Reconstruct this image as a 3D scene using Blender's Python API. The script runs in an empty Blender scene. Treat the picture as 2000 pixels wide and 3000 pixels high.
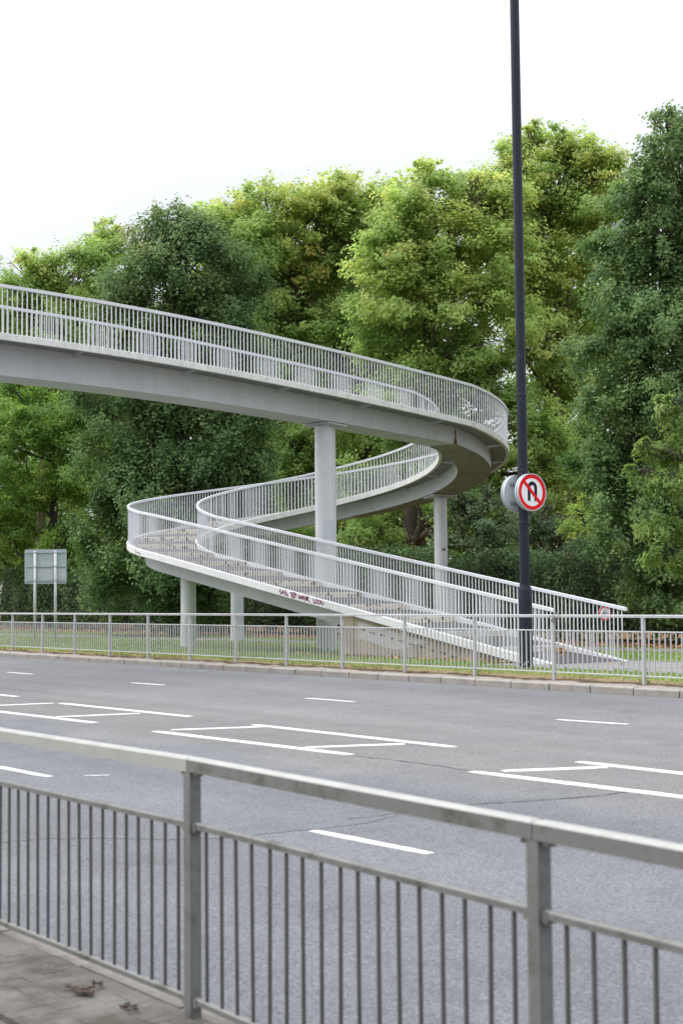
import bpy, math, random
import numpy as np
from mathutils import Vector, Matrix
from math import sin, cos, pi, radians, atan2, hypot

random.seed(7); rng = np.random.default_rng(11)
SC = bpy.context.scene; COL = SC.collection

# ------------------------------------------------------------------ camera
FPX, PITCH, ROLL, YAW, CAMH = 4550.4, .0566, -.0095, .9592, 1.4595   # focal length in pixels of a 2000 px wide frame
CY, SY = cos(YAW), sin(YAW)
_fw = np.array([-SY*cos(PITCH), CY*cos(PITCH), sin(PITCH)]); _rt0 = np.array([CY, SY, 0.]); _up0 = np.cross(_rt0, _fw)
_rt = _rt0*cos(ROLL)+_up0*sin(ROLL); _up = -_rt0*sin(ROLL)+_up0*cos(ROLL)
CAM = np.array([0., 0., CAMH])
cd = bpy.data.cameras.new('camera'); cam = bpy.data.objects.new('camera', cd); COL.objects.link(cam)
cd.sensor_fit = 'HORIZONTAL'; cd.sensor_width = 24; cd.lens = 24*FPX/2000; cd.clip_end = 2000; cd.clip_start = .1
cam.matrix_world = Matrix(((_rt[0], _up[0], -_fw[0], 0), (_rt[1], _up[1], -_fw[1], 0), (_rt[2], _up[2], -_fw[2], CAMH), (0, 0, 0, 1)))
cd.dof.use_dof = True; cd.dof.focus_distance = 37; cd.dof.aperture_fstop = 4.4
SC.camera = cam

# ------------------------------------------------------------------ sky, sun, exposure
SUN_EL, SUN_AZ = radians(50), radians(-135)          # azimuth of the sun measured from +X towards +Y
w = bpy.data.worlds.new('World'); SC.world = w; w.use_nodes = True
nt = w.node_tree; nt.nodes.clear()
def N(tree, t, **kw):
    n = tree.nodes.new(t)
    for k, v in kw.items(): setattr(n, k, v)
    return n
out = N(nt, 'ShaderNodeOutputWorld'); add = N(nt, 'ShaderNodeAddShader')
b1 = N(nt, 'ShaderNodeBackground'); b2 = N(nt, 'ShaderNodeBackground')
sky = N(nt, 'ShaderNodeTexSky', sky_type='NISHITA', sun_disc=False, sun_elevation=SUN_EL, sun_rotation=pi/2-SUN_AZ, dust_density=4.0)
nt.links.new(sky.outputs[0], b1.inputs[0]); b1.inputs[1].default_value = .05
# overcast: cloud luminance rises steeply to an unseen zenith, boosted there for more light
tc = N(nt, 'ShaderNodeTexCoord'); sep = N(nt, 'ShaderNodeSeparateXYZ'); nt.links.new(tc.outputs['Generated'], sep.inputs[0])
m1 = N(nt, 'ShaderNodeMath', operation='MAXIMUM'); nt.links.new(sep.outputs[2], m1.inputs[0]); m1.inputs[1].default_value = 0
mp = N(nt, 'ShaderNodeMath', operation='POWER'); nt.links.new(m1.outputs[0], mp.inputs[0]); mp.inputs[1].default_value = 2.2
m2 = N(nt, 'ShaderNodeMath', operation='MULTIPLY_ADD'); nt.links.new(mp.outputs[0], m2.inputs[0]); m2.inputs[1].default_value = 2.45; m2.inputs[2].default_value = .50
cn = N(nt, 'ShaderNodeTexNoise'); cn.inputs['Scale'].default_value = 2.6; cn.inputs['Detail'].default_value = 5; nt.links.new(tc.outputs['Generated'], cn.inputs['Vector'])
cm = N(nt, 'ShaderNodeMapRange'); nt.links.new(cn.outputs['Fac'], cm.inputs['Value']); cm.inputs['From Min'].default_value = .3; cm.inputs['From Max'].default_value = .7; cm.inputs['To Min'].default_value = .96; cm.inputs['To Max'].default_value = 1.04
m3 = N(nt, 'ShaderNodeMath', operation='MULTIPLY'); nt.links.new(m2.outputs[0], m3.inputs[0]); nt.links.new(cm.outputs[0], m3.inputs[1]); nt.links.new(m3.outputs[0], b2.inputs[1]); b2.inputs[0].default_value = (.985, .99, 1, 1)
nt.links.new(b1.outputs[0], add.inputs[0]); nt.links.new(b2.outputs[0], add.inputs[1]); nt.links.new(add.outputs[0], out.inputs[0])
sl = bpy.data.lights.new('sun', 'SUN'); sl.energy = 1.25; sl.angle = radians(38); sl.color = (1, .985, .96)
so = bpy.data.objects.new('sun', sl); COL.objects.link(so)
sd = Vector((cos(SUN_EL)*cos(SUN_AZ), cos(SUN_EL)*sin(SUN_AZ), sin(SUN_EL)))
so.rotation_euler = sd.to_track_quat('Z', 'Y').to_euler(); so.location = (-20, -20, 40)
vs = SC.view_settings; vs.view_transform = 'Standard'; vs.look = 'None'; vs.exposure = .45; vs.gamma = 1; vs.use_curve_mapping = False
try:
    SC.cycles.max_bounces = 14; SC.cycles.diffuse_bounces = 9; SC.cycles.transmission_bounces = 10; SC.cycles.transparent_max_bounces = 8
except Exception: pass

def proj(P):
    d = np.asarray(P, float)-CAM; z = d@_fw
    return 1000+FPX*(d@_rt)/z, 1500-FPX*(d@_up)/z, z
def at(x, y, depth):           # world point at a given distance along the viewing axis
    return CAM+depth*(_fw+_rt*(x-1000)/FPX+_up*(1500-y)/FPX)
def ud(u, d, z=0): return np.array([u*CY-d*SY, u*SY+d*CY, z])

# ------------------------------------------------------------------ materials
def mat(name, col, rough=.6, *a_, **k_):
    return mat_(name, col, rough, *a_, **k_)
def mat_(name, col, rough=.6, metal=0., var=.12, vscale=3., bump=0., bscale=80., spec=.4, speck=None, col2=None, c2scale=2., c2lo=.5, c2hi=.62, world=False, streak=0.):
    m = bpy.data.materials.new(name); m.use_nodes = True; t = m.node_tree; bs = t.nodes['Principled BSDF']
    bs.inputs['Roughness'].default_value = rough; bs.inputs['Metallic'].default_value = metal
    bs.inputs['Specular IOR Level'].default_value = spec
    tcn = N(t, 'ShaderNodeTexCoord')
    if world: tcn = N(t, 'ShaderNodeNewGeometry'); CO = tcn.outputs['Position']
    else: CO = tcn.outputs['Object']
    nz = N(t, 'ShaderNodeTexNoise'); nz.inputs['Scale'].default_value = vscale; nz.inputs['Detail'].default_value = 8; nz.inputs['Roughness'].default_value = .65
    t.links.new(CO, nz.inputs['Vector'])
    rp = N(t, 'ShaderNodeValToRGB'); c = np.array(col)
    rp.color_ramp.elements[0].position = .3; rp.color_ramp.elements[1].position = .7
    rp.color_ramp.elements[0].color = (*np.clip(c*(1-var), 0, 1), 1); rp.color_ramp.elements[1].color = (*np.clip(c*(1+var), 0, 1), 1)
    t.links.new(nz.outputs['Fac'], rp.inputs[0]); cur = rp.outputs[0]
    if col2 is not None:
        n2 = N(t, 'ShaderNodeTexNoise'); n2.inputs['Scale'].default_value = c2scale; n2.inputs['Detail'].default_value = 9; n2.inputs['Roughness'].default_value = .7
        t.links.new(CO, n2.inputs['Vector'])
        mr = N(t, 'ShaderNodeMapRange'); mr.inputs['From Min'].default_value = c2lo; mr.inputs['From Max'].default_value = c2hi
        t.links.new(n2.outputs['Fac'], mr.inputs['Value'])
        mx = N(t, 'ShaderNodeMix', data_type='RGBA'); t.links.new(mr.outputs[0], mx.inputs[0]); t.links.new(cur, mx.inputs[6]); mx.inputs[7].default_value = (*col2, 1)
        cur = mx.outputs[2]
    if streak:
        mp_ = N(t, 'ShaderNodeMapping'); mp_.inputs['Scale'].default_value = (7, 7, .45); t.links.new(CO, mp_.inputs[0])
        n4 = N(t, 'ShaderNodeTexNoise'); n4.inputs['Scale'].default_value = 1.; n4.inputs['Detail'].default_value = 7; n4.inputs['Roughness'].default_value = .7; t.links.new(mp_.outputs[0], n4.inputs['Vector'])
        m4 = N(t, 'ShaderNodeMapRange'); m4.inputs['From Min'].default_value = .42; m4.inputs['From Max'].default_value = .72; m4.inputs['To Min'].default_value = 1.; m4.inputs['To Max'].default_value = 1-streak
        t.links.new(n4.outputs['Fac'], m4.inputs['Value']); sc4 = N(t, 'ShaderNodeVectorMath', operation='SCALE'); t.links.new(cur, sc4.inputs[0]); t.links.new(m4.outputs[0], sc4.inputs['Scale']); cur = sc4.outputs[0]
    t.links.new(cur, bs.inputs['Base Color'])
    if bump:
        n3 = N(t, 'ShaderNodeTexNoise'); n3.inputs['Scale'].default_value = bscale; n3.inputs['Detail'].default_value = 4
        t.links.new(CO, n3.inputs['Vector'])
        bp = N(t, 'ShaderNodeBump'); bp.inputs['Strength'].default_value = bump; bp.inputs['Distance'].default_value = .01
        t.links.new(n3.outputs['Fac'], bp.inputs['Height']); t.links.new(bp.outputs[0], bs.inputs['Normal'])
    return m

def asphalt(name, base, tan, contrast=.5, bands=True):
    m = bpy.data.materials.new(name); m.use_nodes = True; t = m.node_tree; bs = t.nodes['Principled BSDF']
    bs.inputs['Roughness'].default_value = .8; bs.inputs['Specular IOR Level'].default_value = .3
    tcn = N(t, 'ShaderNodeTexCoord'); O = tcn.outputs['Object']
    def noise(sc, det=6, ro=.6):
        n = N(t, 'ShaderNodeTexNoise'); n.inputs['Scale'].default_value = sc; n.inputs['Detail'].default_value = det; n.inputs['Roughness'].default_value = ro
        t.links.new(O, n.inputs['Vector']); return n.outputs['Fac']
    def mr(v, a, b, c, d):
        n = N(t, 'ShaderNodeMapRange'); 
        for i, q in zip(('From Min', 'From Max', 'To Min', 'To Max'), (a, b, c, d)): n.inputs[i].default_value = q
        t.links.new(v, n.inputs['Value']); return n.outputs[0]
    def math_(op, a, b):
        n = N(t, 'ShaderNodeMath', operation=op)
        for i, q in enumerate((a, b)):
            if isinstance(q, (int, float)): n.inputs[i].default_value = q
            else: t.links.new(q, n.inputs[i])
        return n.outputs[0]
    mx = N(t, 'ShaderNodeMix', data_type='RGBA'); mx.inputs[6].default_value = (*base, 1); mx.inputs[7].default_value = (*tan, 1)
    if bands:
        sp = N(t, 'ShaderNodeSeparateXYZ'); t.links.new(O, sp.inputs[0])
        y = math_('ADD', sp.outputs[1], mr(noise(.5, 4), .3, .7, -.5, .5))
        g = math_('MULTIPLY', mr(y, 8.3, 9.0, 0, 1), mr(y, 11.0, 15.5, 1, .5))
        g = math_('MULTIPLY', g, mr(y, 15.5, 16.6, 1, .4))
        g = math_('MULTIPLY', g, mr(noise(.9, 5), .3, .7, .6, 1))
        t.links.new(g, mx.inputs[0])
    else:
        t.links.new(mr(noise(.8, 5), .35, .65, 0, 1), mx.inputs[0])
    # aggregate speckle
    v = N(t, 'ShaderNodeTexVoronoi'); v.inputs['Scale'].default_value = 100; t.links.new(O, v.inputs['Vector'])
    sv = N(t, 'ShaderNodeSeparateColor'); t.links.new(v.outputs['Color'], sv.inputs[0])
    f = math_('ADD', mr(sv.outputs[0], 0, 1, 1-contrast, 1+contrast), mr(noise(38, 3), .3, .7, -contrast*.55, contrast*.55))
    f = math_('MULTIPLY', f, mr(noise(2.2, 8, .7), .3, .7, .9, 1.1))
    f = math_('MULTIPLY', f, mr(noise(.35, 3), .3, .7, .93, 1.07))
    white = mr(sv.outputs[1], .975, .995, 0, .09)
    if bands:                                   # wheel tracks polished and darkened along the lanes
        mp_ = N(t, 'ShaderNodeMapping'); mp_.inputs['Scale'].default_value = (.04, 1.1, 1); t.links.new(O, mp_.inputs[0])
        n9 = N(t, 'ShaderNodeTexNoise'); n9.inputs['Scale'].default_value = 1.; n9.inputs['Detail'].default_value = 4; t.links.new(mp_.outputs[0], n9.inputs['Vector'])
        f = math_('MULTIPLY', f, mr(n9.outputs['Fac'], .35, .65, .90, 1.09))
        f = math_('MULTIPLY', f, mr(noise(.9, 2), .62, .75, 1, .86))
    vm = N(t, 'ShaderNodeVectorMath', operation='SCALE'); t.links.new(mx.outputs[2], vm.inputs[0]); t.links.new(f, vm.inputs['Scale'])
    va = N(t, 'ShaderNodeVectorMath', operation='ADD'); t.links.new(vm.outputs[0], va.inputs[0]); t.links.new(white, va.inputs[1])
    t.links.new(va.outputs[0], bs.inputs['Base Color'])
    bp = N(t, 'ShaderNodeBump'); bp.inputs['Strength'].default_value = .5; bp.inputs['Distance'].default_value = .01
    t.links.new(v.outputs['Distance'], bp.inputs['Height']); t.links.new(bp.outputs[0], bs.inputs['Normal'])
    return m

def leaf_mat(name, cols, trans=.3):
    m = bpy.data.materials.new(name); m.use_nodes = True; t = m.node_tree; bs = t.nodes['Principled BSDF']; o = t.nodes['Material Output']
    a = N(t, 'ShaderNodeAttribute', attribute_name='tint')
    rp = N(t, 'ShaderNodeValToRGB'); el = rp.color_ramp.elements
    while len(el) < len(cols): el.new(.5)
    for e, (p, c) in zip(el, cols): e.position = p; e.color = (*c, 1)
    t.links.new(a.outputs['Fac'], rp.inputs[0]); t.links.new(rp.outputs[0], bs.inputs['Base Color'])
    bs.inputs['Roughness'].default_value = .55; bs.inputs['Specular IOR Level'].default_value = .16
    tr = N(t, 'ShaderNodeBsdfTranslucent'); hs = N(t, 'ShaderNodeHueSaturation'); hs.inputs['Value'].default_value = 1.5; hs.inputs['Saturation'].default_value = 1.1; hs.inputs['Hue'].default_value = .492
    t.links.new(rp.outputs[0], hs.inputs['Color']); t.links.new(hs.outputs[0], tr.inputs[0])
    mx = N(t, 'ShaderNodeMixShader'); mx.inputs[0].default_value = trans
    t.links.new(bs.outputs[0], mx.inputs[1]); t.links.new(tr.outputs[0], mx.inputs[2]); t.links.new(mx.outputs[0], o.inputs[0])
    return m

M = {}
M['road'] = asphalt('road_asphalt', (.110, .115, .127), (.142, .141, .140), .34)
M['patch'] = asphalt('patched_asphalt', (.105, .115, .127), (.10, .105, .11), .3, False)
M['seam'] = mat('seam_bitumen', (.072, .075, .08), .7, vscale=9, var=.3)
M['path'] = asphalt('path_asphalt', (.16, .16, .165), (.19, .185, .18), .25, False)
M['tread'] = asphalt('tread_asphalt', (.048, .048, .053), (.06, .058, .06), .35, False)
M['line'] = mat('road_paint', (.52, .515, .505), .6, var=.12, vscale=8, col2=(.36, .355, .35), c2scale=17, c2lo=.53, c2hi=.70)
M['wornline'] = mat('worn_road_paint', (.36, .36, .37), .7, var=.2, vscale=14, col2=(.17, .17, .18), c2scale=20, c2lo=.45, c2hi=.6)
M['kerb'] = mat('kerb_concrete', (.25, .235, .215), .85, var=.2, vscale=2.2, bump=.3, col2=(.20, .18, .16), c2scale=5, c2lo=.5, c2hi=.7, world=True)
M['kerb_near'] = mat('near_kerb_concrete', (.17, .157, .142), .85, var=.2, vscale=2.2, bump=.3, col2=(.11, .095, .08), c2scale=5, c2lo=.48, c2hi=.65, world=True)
M['kerbdark'] = mat('kerb_bed', (.045, .04, .036), .9)
M['paver'] = mat('paver_concrete', (.10, .096, .090), .85, var=.25, vscale=2.5, bump=.4, col2=(.05, .042, .034), c2scale=2.6, c2lo=.45, c2hi=.62, world=True)
M['paver2'] = mat('paver_concrete_pale', (.112, .107, .10), .85, var=.25, vscale=2.5, bump=.4, col2=(.05, .042, .034), c2scale=2.6, c2lo=.45, c2hi=.62, world=True)
M['pave'] = mat('pavement_concrete', (.10, .094, .087), .9, var=.25, vscale=4, bump=.5, bscale=40, col2=(.10, .085, .07), c2scale=3, c2lo=.5, c2hi=.7)
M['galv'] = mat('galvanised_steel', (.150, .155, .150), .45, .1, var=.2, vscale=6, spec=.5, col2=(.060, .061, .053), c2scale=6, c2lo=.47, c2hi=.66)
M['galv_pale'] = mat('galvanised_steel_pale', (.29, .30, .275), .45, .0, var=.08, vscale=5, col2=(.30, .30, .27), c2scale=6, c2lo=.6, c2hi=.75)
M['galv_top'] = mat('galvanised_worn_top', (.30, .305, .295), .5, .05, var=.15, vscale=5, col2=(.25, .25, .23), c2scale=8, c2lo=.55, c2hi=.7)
M['galv_bar'] = mat('galvanised_bar', (.075, .071, .069), .5, .1, var=.25, vscale=6)
M['railpaint'] = mat('far_rail_paint', (.38, .39, .40), .5, .1, var=.1, vscale=3, col2=(.28, .28, .265), c2scale=5, c2lo=.55, c2hi=.72)
M['parapet'] = mat('parapet_paint', (.54, .56, .605), .4, 0, var=.05, vscale=2)
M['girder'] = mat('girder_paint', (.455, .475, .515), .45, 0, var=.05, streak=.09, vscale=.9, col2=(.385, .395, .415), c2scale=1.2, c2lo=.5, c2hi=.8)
M['fascia'] = mat('fascia_paint', (.60, .61, .63), .5, 0, streak=.1, var=.05, vscale=2)
M['fascia_conc'] = mat('fascia_stained', (.60, .605, .60), .7, 0, streak=.22, var=.08, vscale=3, col2=(.30, .29, .27), c2scale=6, c2lo=.56, c2hi=.75)
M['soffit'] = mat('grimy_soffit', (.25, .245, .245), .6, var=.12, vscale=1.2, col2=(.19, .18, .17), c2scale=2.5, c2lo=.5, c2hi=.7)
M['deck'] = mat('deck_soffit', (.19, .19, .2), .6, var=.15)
M['column'] = mat('column_paint', (.52, .535, .57), .42, 0, streak=.1, var=.04, vscale=1.2, col2=(.46, .475, .50), c2scale=2, c2lo=.5, c2hi=.7)
M['colpatch'] = mat('column_overpaint', (.445, .475, .52), .4, var=.05)
M['riser'] = mat('riser_cream_rust', (.56, .50, .40), .6, var=.08, vscale=4, col2=(.075, .04, .028), c2scale=5.5, c2lo=.535, c2hi=.565)
M['riser_clean'] = mat('riser_cream', (.55, .54, .50), .6, var=.08, vscale=4, col2=(.3, .27, .22), c2scale=3.2, c2lo=.6, c2hi=.66)
M['wall'] = mat('abutment_concrete', (.33, .285, .225), .85, streak=.3, var=.2, vscale=1.5, bump=.3, bscale=30, col2=(.22, .19, .155), c2scale=1.3, c2lo=.5, c2hi=.68)
M['wallpaint'] = mat('abutment_overpaint', (.40, .40, .41), .8, var=.08, vscale=2, col2=(.36, .33, .28), c2scale=2, c2lo=.5, c2hi=.64)
M['rust'] = mat('rust', (.13, .06, .03), .85, var=.5, vscale=9)
M['dark'] = mat('dark_gap', (.03, .03, .032), .8)
M['graffiti'] = mat('purple_spray_paint', (.16, .018, .09), .5, var=.25, vscale=20)
M['blacktag'] = mat('black_marker', (.02, .02, .022), .5)
M['navy'] = mat('lamp_paint', (.009, .014, .024), .42, 0, var=.15, vscale=4, spec=.28, col2=(.035, .045, .06), c2scale=18, c2lo=.68, c2hi=.74)
M['bare'] = mat('bare_metal', (.25, .25, .25), .6, .3, var=.4, vscale=20)
M['signgrey'] = mat('sign_grey', (.30, .345, .37), .45, .1, var=.04)
M['signgrey2'] = mat('sign_grey_pale', (.37, .405, .43), .45, .1, var=.04)
M['signbox'] = mat('sign_box', (.42, .46, .49), .4, .05, var=.05)
M['signwhite'] = mat('sign_white', (.66, .66, .70), .4, var=.02, spec=.2)
M['signred'] = mat('sign_red', (.60, .010, .014), .5, var=.04, spec=.1)
M['signblack'] = mat('sign_black', (.008, .012, .02), .5, spec=.15)
M['bark'] = mat('bark_plane', (.085, .065, .048), .9, var=.45, vscale=3, bump=.8, bscale=14, col2=(.15, .125, .09), c2scale=4, c2lo=.56, c2hi=.64)
M['bark_dark'] = mat('bark_lime', (.05, .042, .035), .9, var=.4, vscale=4, bump=.8, bscale=18)
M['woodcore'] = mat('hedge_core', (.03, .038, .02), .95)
M['wire'] = mat('steel_wire', (.18, .17, .16), .5, .5)

def ground_mat():
    m = bpy.data.materials.new('ground_earth_grass'); m.use_nodes = True; t = m.node_tree; bs = t.nodes['Principled BSDF']; bs.inputs['Roughness'].default_value = .95
    bs.inputs['Specular IOR Level'].default_value = .1
    tcn = N(t, 'ShaderNodeTexCoord'); O = tcn.outputs['Object']
    def noise(sc, det=8, ro=.65):
        n = N(t, 'ShaderNodeTexNoise'); n.inputs['Scale'].default_value = sc; n.inputs['Detail'].default_value = det; n.inputs['Roughness'].default_value = ro
        t.links.new(O, n.inputs['Vector']); return n.outputs['Fac']
    def ramp(v, *st):
        r = N(t, 'ShaderNodeValToRGB'); el = r.color_ramp.elements
        while len(el) < len(st): el.new(.5)
        for e, (p, c) in zip(el, st): e.position = p; e.color = (*c, 1)
        t.links.new(v, r.inputs[0]); return r.outputs[0]
    def mr(v, a, b, c, d):
        n = N(t, 'ShaderNodeMapRange')
        for i, q in zip(('From Min', 'From Max', 'To Min', 'To Max'), (a, b, c, d)): n.inputs[i].default_value = q
        t.links.new(v, n.inputs['Value']); return n.outputs[0]
    def mix(f, a, b):
        x = N(t, 'ShaderNodeMix', data_type='RGBA'); t.links.new(f, x.inputs[0]); t.links.new(a, x.inputs[6]); t.links.new(b, x.inputs[7]); return x.outputs[2]
    sp = N(t, 'ShaderNodeSeparateXYZ'); t.links.new(O, sp.inputs[0])
    ad = N(t, 'ShaderNodeMath', operation='ADD'); t.links.new(sp.outputs[1], ad.inputs[0]); t.links.new(mr(noise(1.6), .3, .7, -.16, .16), ad.inputs[1])
    grit = ramp(noise(9), (.3, (.20, .175, .155)), (.6, (.275, .25, .228)), (.75, (.33, .305, .28)))
    soil = ramp(noise(6), (.35, (.035, .026, .02)), (.55, (.085, .062, .045)), (.7, (.17, .13, .09)))
    straw = ramp(noise(7), (.3, (.10, .075, .045)), (.5, (.24, .19, .11)), (.7, (.16, .16, .06)))
    grass = ramp(noise(5), (.3, (.09, .15, .04)), (.5, (.135, .21, .055)), (.7, (.185, .23, .085)))
    litter = ramp(noise(8), (.3, (.07, .05, .03)), (.5, (.16, .10, .055)), (.66, (.26, .16, .08)))
    c = mix(mr(ad.outputs[0], 17.26, 17.36, 0, 1), grit, soil)
    c = mix(mr(ad.outputs[0], 17.46, 17.56, 0, 1), c, straw)
    c = mix(mr(ad.outputs[0], 17.78, 18.1, 0, 1), c, grass)
    c = mix(mr(ad.outputs[0], 28.6, 29.6, 0, 1), c, litter)
    t.links.new(c, bs.inputs['Base Color'])
    bp = N(t, 'ShaderNodeBump'); bp.inputs['Strength'].default_value = .8; bp.inputs['Distance'].default_value = .03
    t.links.new(noise(14), bp.inputs['Height']); t.links.new(bp.outputs[0], bs.inputs['Normal'])
    return m
M['ground'] = ground_mat()

# ------------------------------------------------------------------ mesh helpers
class MB:
    def __init__(s): s.v = []; s.f = []; s.m = []
    def add(s, vs, fs, mi=0):
        o = len(s.v); s.v += [tuple(map(float, p)) for p in vs]; s.f += [tuple(i+o for i in f) for f in fs]; s.m += [mi]*len(fs)
    def box(s, c, size, X=(1, 0, 0), Y=(0, 1, 0), Z=(0, 0, 1), mi=0):
        c, X, Y, Z = (np.asarray(q, float) for q in (c, X, Y, Z)); hx, hy, hz = (q/2 for q in size)
        vs = [c+X*hx*a+Y*hy*b+Z*hz*d for d in (-1, 1) for b in (-1, 1) for a in (-1, 1)]
        s.add(vs, [(0, 2, 3, 1), (4, 5, 7, 6), (0, 1, 5, 4), (2, 6, 7, 3), (0, 4, 6, 2), (1, 3, 7, 5)], mi)
    def bevbox(s, c, size, bev=.01, X=(1, 0, 0), Y=(0, 1, 0), Z=(0, 0, 1), mi=0, topmi=None):   # chamfered top edges
        c, X, Y, Z = (np.asarray(q, float) for q in (c, X, Y, Z)); hx, hy, hz = (q/2 for q in size)
        vs = []
        for z, k in ((-hz, 0), (hz-bev, 0), (hz, bev)):
            for a, b in ((-1, -1), (1, -1), (1, 1), (-1, 1)): vs.append(c+X*a*(hx-k)+Y*b*(hy-k)+Z*z)
        side = [(3, 2, 1, 0)]+[(i, (i+1) % 4, 4+(i+1) % 4, 4+i) for i in range(4)]; top = [(8, 9, 10, 11)]+[(4+i, 4+(i+1) % 4, 8+(i+1) % 4, 8+i) for i in range(4)]
        s.add(vs, side, mi); o = len(s.v)-12; s.f += [tuple(i+o for i in f) for f in top]; s.m += [mi if topmi is None else topmi]*5
    def tube(s, pts, rad, n=8, mi=0, cap=True):
        pts = [np.asarray(p, float) for p in pts]; k = len(pts)
        rad = [rad]*k if isinstance(rad, (int, float)) else rad
        vs = []; prev = None
        for i, p in enumerate(pts):
            t = pts[min(i+1, k-1)]-pts[max(i-1, 0)]; t = t/(np.linalg.norm(t)+1e-9)
            a = prev if prev is not None else (np.array([1., 0, 0]) if abs(t[0]) < .9 else np.array([0, 1., 0]))
            a = a-t*(a@t); a /= np.linalg.norm(a)+1e-9; prev = a; b = np.cross(t, a)
            for j in range(n): vs.append(p+rad[i]*(a*cos(2*pi*j/n)+b*sin(2*pi*j/n)))
        fs = [(i*n+j, i*n+(j+1) % n, (i+1)*n+(j+1) % n, (i+1)*n+j) for i in range(k-1) for j in range(n)]
        if cap: fs += [tuple(range(n-1, -1, -1)), tuple(range((k-1)*n, k*n))]
        s.add(vs, fs, mi)
    def lathe(s, c, prof, n=32, mi=0):          # prof: (radius, z) list
        vs = [(c[0]+r*cos(2*pi*j/n), c[1]+r*sin(2*pi*j/n), c[2]+z) for r, z in prof for j in range(n)]
        fs = [(i*n+j, i*n+(j+1) % n, (i+1)*n+(j+1) % n, (i+1)*n+j) for i in range(len(prof)-1) for j in range(n)]
        fs += [tuple(range(n-1, -1, -1)), tuple(range((len(prof)-1)*n, len(prof)*n))]
        s.add(vs, fs, mi)
    def prism(s, poly, X, Y, o, th, mi=0):      # planar polygon poly (a,b) in plane o+aX+bY, thickness th along XxY
        X, Y, o = (np.asarray(q, float) for q in (X, Y, o)); Z = np.cross(X, Y); n = len(poly)
        vs = [o+a*X+b*Y for a, b in poly]+[o+a*X+b*Y+Z*th for a, b in poly]
        s.add(vs, [tuple(range(n-1, -1, -1)), tuple(range(n, 2*n))]+[(i, (i+1) % n, n+(i+1) % n, n+i) for i in range(n)], mi)
    def mesh(s, name, mats, smooth=False):
        me = bpy.data.meshes.new(name); me.from_pydata(s.v, [], s.f)
        for q in (mats if isinstance(mats, (list, tuple)) else [mats]): me.materials.append(M[q] if isinstance(q, str) else q)
        if any(s.m): me.polygons.foreach_set('material_index', s.m)
        if smooth: me.polygons.foreach_set('use_smooth', [True]*len(s.f))
        me.update(); return me
    def build(s, name, mats, parent=None, smooth=False):
        return link(name, s.mesh(name, mats, smooth), parent)
def link(name, data, parent=None):
    o = bpy.data.objects.new(name, data); COL.objects.link(o)
    if parent: o.parent = parent
    return o
def smooth_by_angle(o, ang=35):
    me = o.data; me.polygons.foreach_set('use_smooth', [True]*len(me.polygons))
    try: me.set_sharp_from_angle(angle=radians(ang))
    except Exception: pass
    return o
def empty(name, loc, label, cat, group=None):
    o = bpy.data.objects.new(name, None); COL.objects.link(o); o.location = loc; o.empty_display_size = .2
    o['label'] = label; o['category'] = cat
    if group: o['group'] = group
    return o
def tag(o, label, cat, group=None):
    o['label'] = label; o['category'] = cat
    if group: o['group'] = group
    return o
def adopt(o, root):          # mesh data is in world coordinates; keep it there under an Empty that stands elsewhere
    o.parent = root; o.matrix_parent_inverse = Matrix.Translation(-Vector(root.location)); return o
def struct(o): o['kind'] = 'structure'; return o

# ------------------------------------------------------------------ ground, road, kerbs, pavements
ZG = .17                                           # level of the far verge
ROADP = [(3.22, -.275), (4.6, -.25), (6.44, -.225), (9.1, -.145), (10.6, -.13), (12.5, -.125), (14.06, -.11), (15.6, -.055), (16.85, 0)]
def road_z(y): return float(np.interp(y, [p[0] for p in ROADP], [p[1] for p in ROADP]))
def sheet(name, prof, x0, x1, mt, nx=2):
    b = MB(); xs = np.linspace(x0, x1, nx); k = len(prof)
    b.add([(x, y, z) for x in xs for y, z in prof], [(i*k+j, (i+1)*k+j, (i+1)*k+j+1, i*k+j+1) for i in range(nx-1) for j in range(k-1)])
    return b.build(name, mt)
struct(sheet('ground', [(-400, -.32), (-30, -.32), (2.0, -.32), (3.0, -.5), (16.9, -.5), (16.95, .085), (17.3, .12), (17.8, .165), (19, ZG), (60, ZG), (500, ZG+.3)], -600, 500, 'ground'))
road = struct(sheet('road', ROADP, -500, 300, 'road'))
def back_road(x, y):                               # where a ray through a photo pixel meets the road surface
    d = _fw+_rt*(x-1000)/FPX+_up*(1500-y)/FPX; z = -.15
    for _ in range(8):
        t = (z-CAMH)/d[2]; P = CAM+d*t; z = road_z(P[1])
    return np.array([P[0], P[1], z])

def marking(p, q, width, name='lane_line', mt='line'):
    p, q = np.array(p, float), np.array(q, float); L = hypot(*(q-p)[:2]); t = (q-p)[:2]/L; n = np.array([-t[1], t[0]])
    k = max(6, int(L/.25)); top = []; r = random.Random(int(p[0]*100))
    L_, R_ = [], []
    for i in range(k+1):
        s = i/k; e = width/2*(1 if 0 < i < k else .72)
        c = p[:2]+t*L*s
        a = c+n*(e+r.uniform(-.006, .006)); b = c-n*(e+r.uniform(-.006, .006))
        L_.append((a[0], a[1], road_z(a[1])+.005)); R_.append((b[0], b[1], road_z(b[1])+.005))
    b = MB(); vs = L_+R_; m = k+1
    vs += [(x, y, z-.008) for x, y, z in L_+R_]
    fs = [(i, m+i, m+i+1, i+1) for i in range(k)]
    fs += [(i+1, 2*m+i+1, 2*m+i, i) for i in range(k)]+[(m+i, 3*m+i, 3*m+i+1, m+i+1) for i in range(k)]
    fs += [(0, 2*m, 3*m, m), (k, m+k, 3*m+k, 2*m+k)]
    b.add(vs, fs); return b.build(name, mt, road)
def mk(x0, y0, x1, y1, width, name='lane_line'): return marking(back_road(x0, y0), back_road(x1, y1), width, name)
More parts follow.
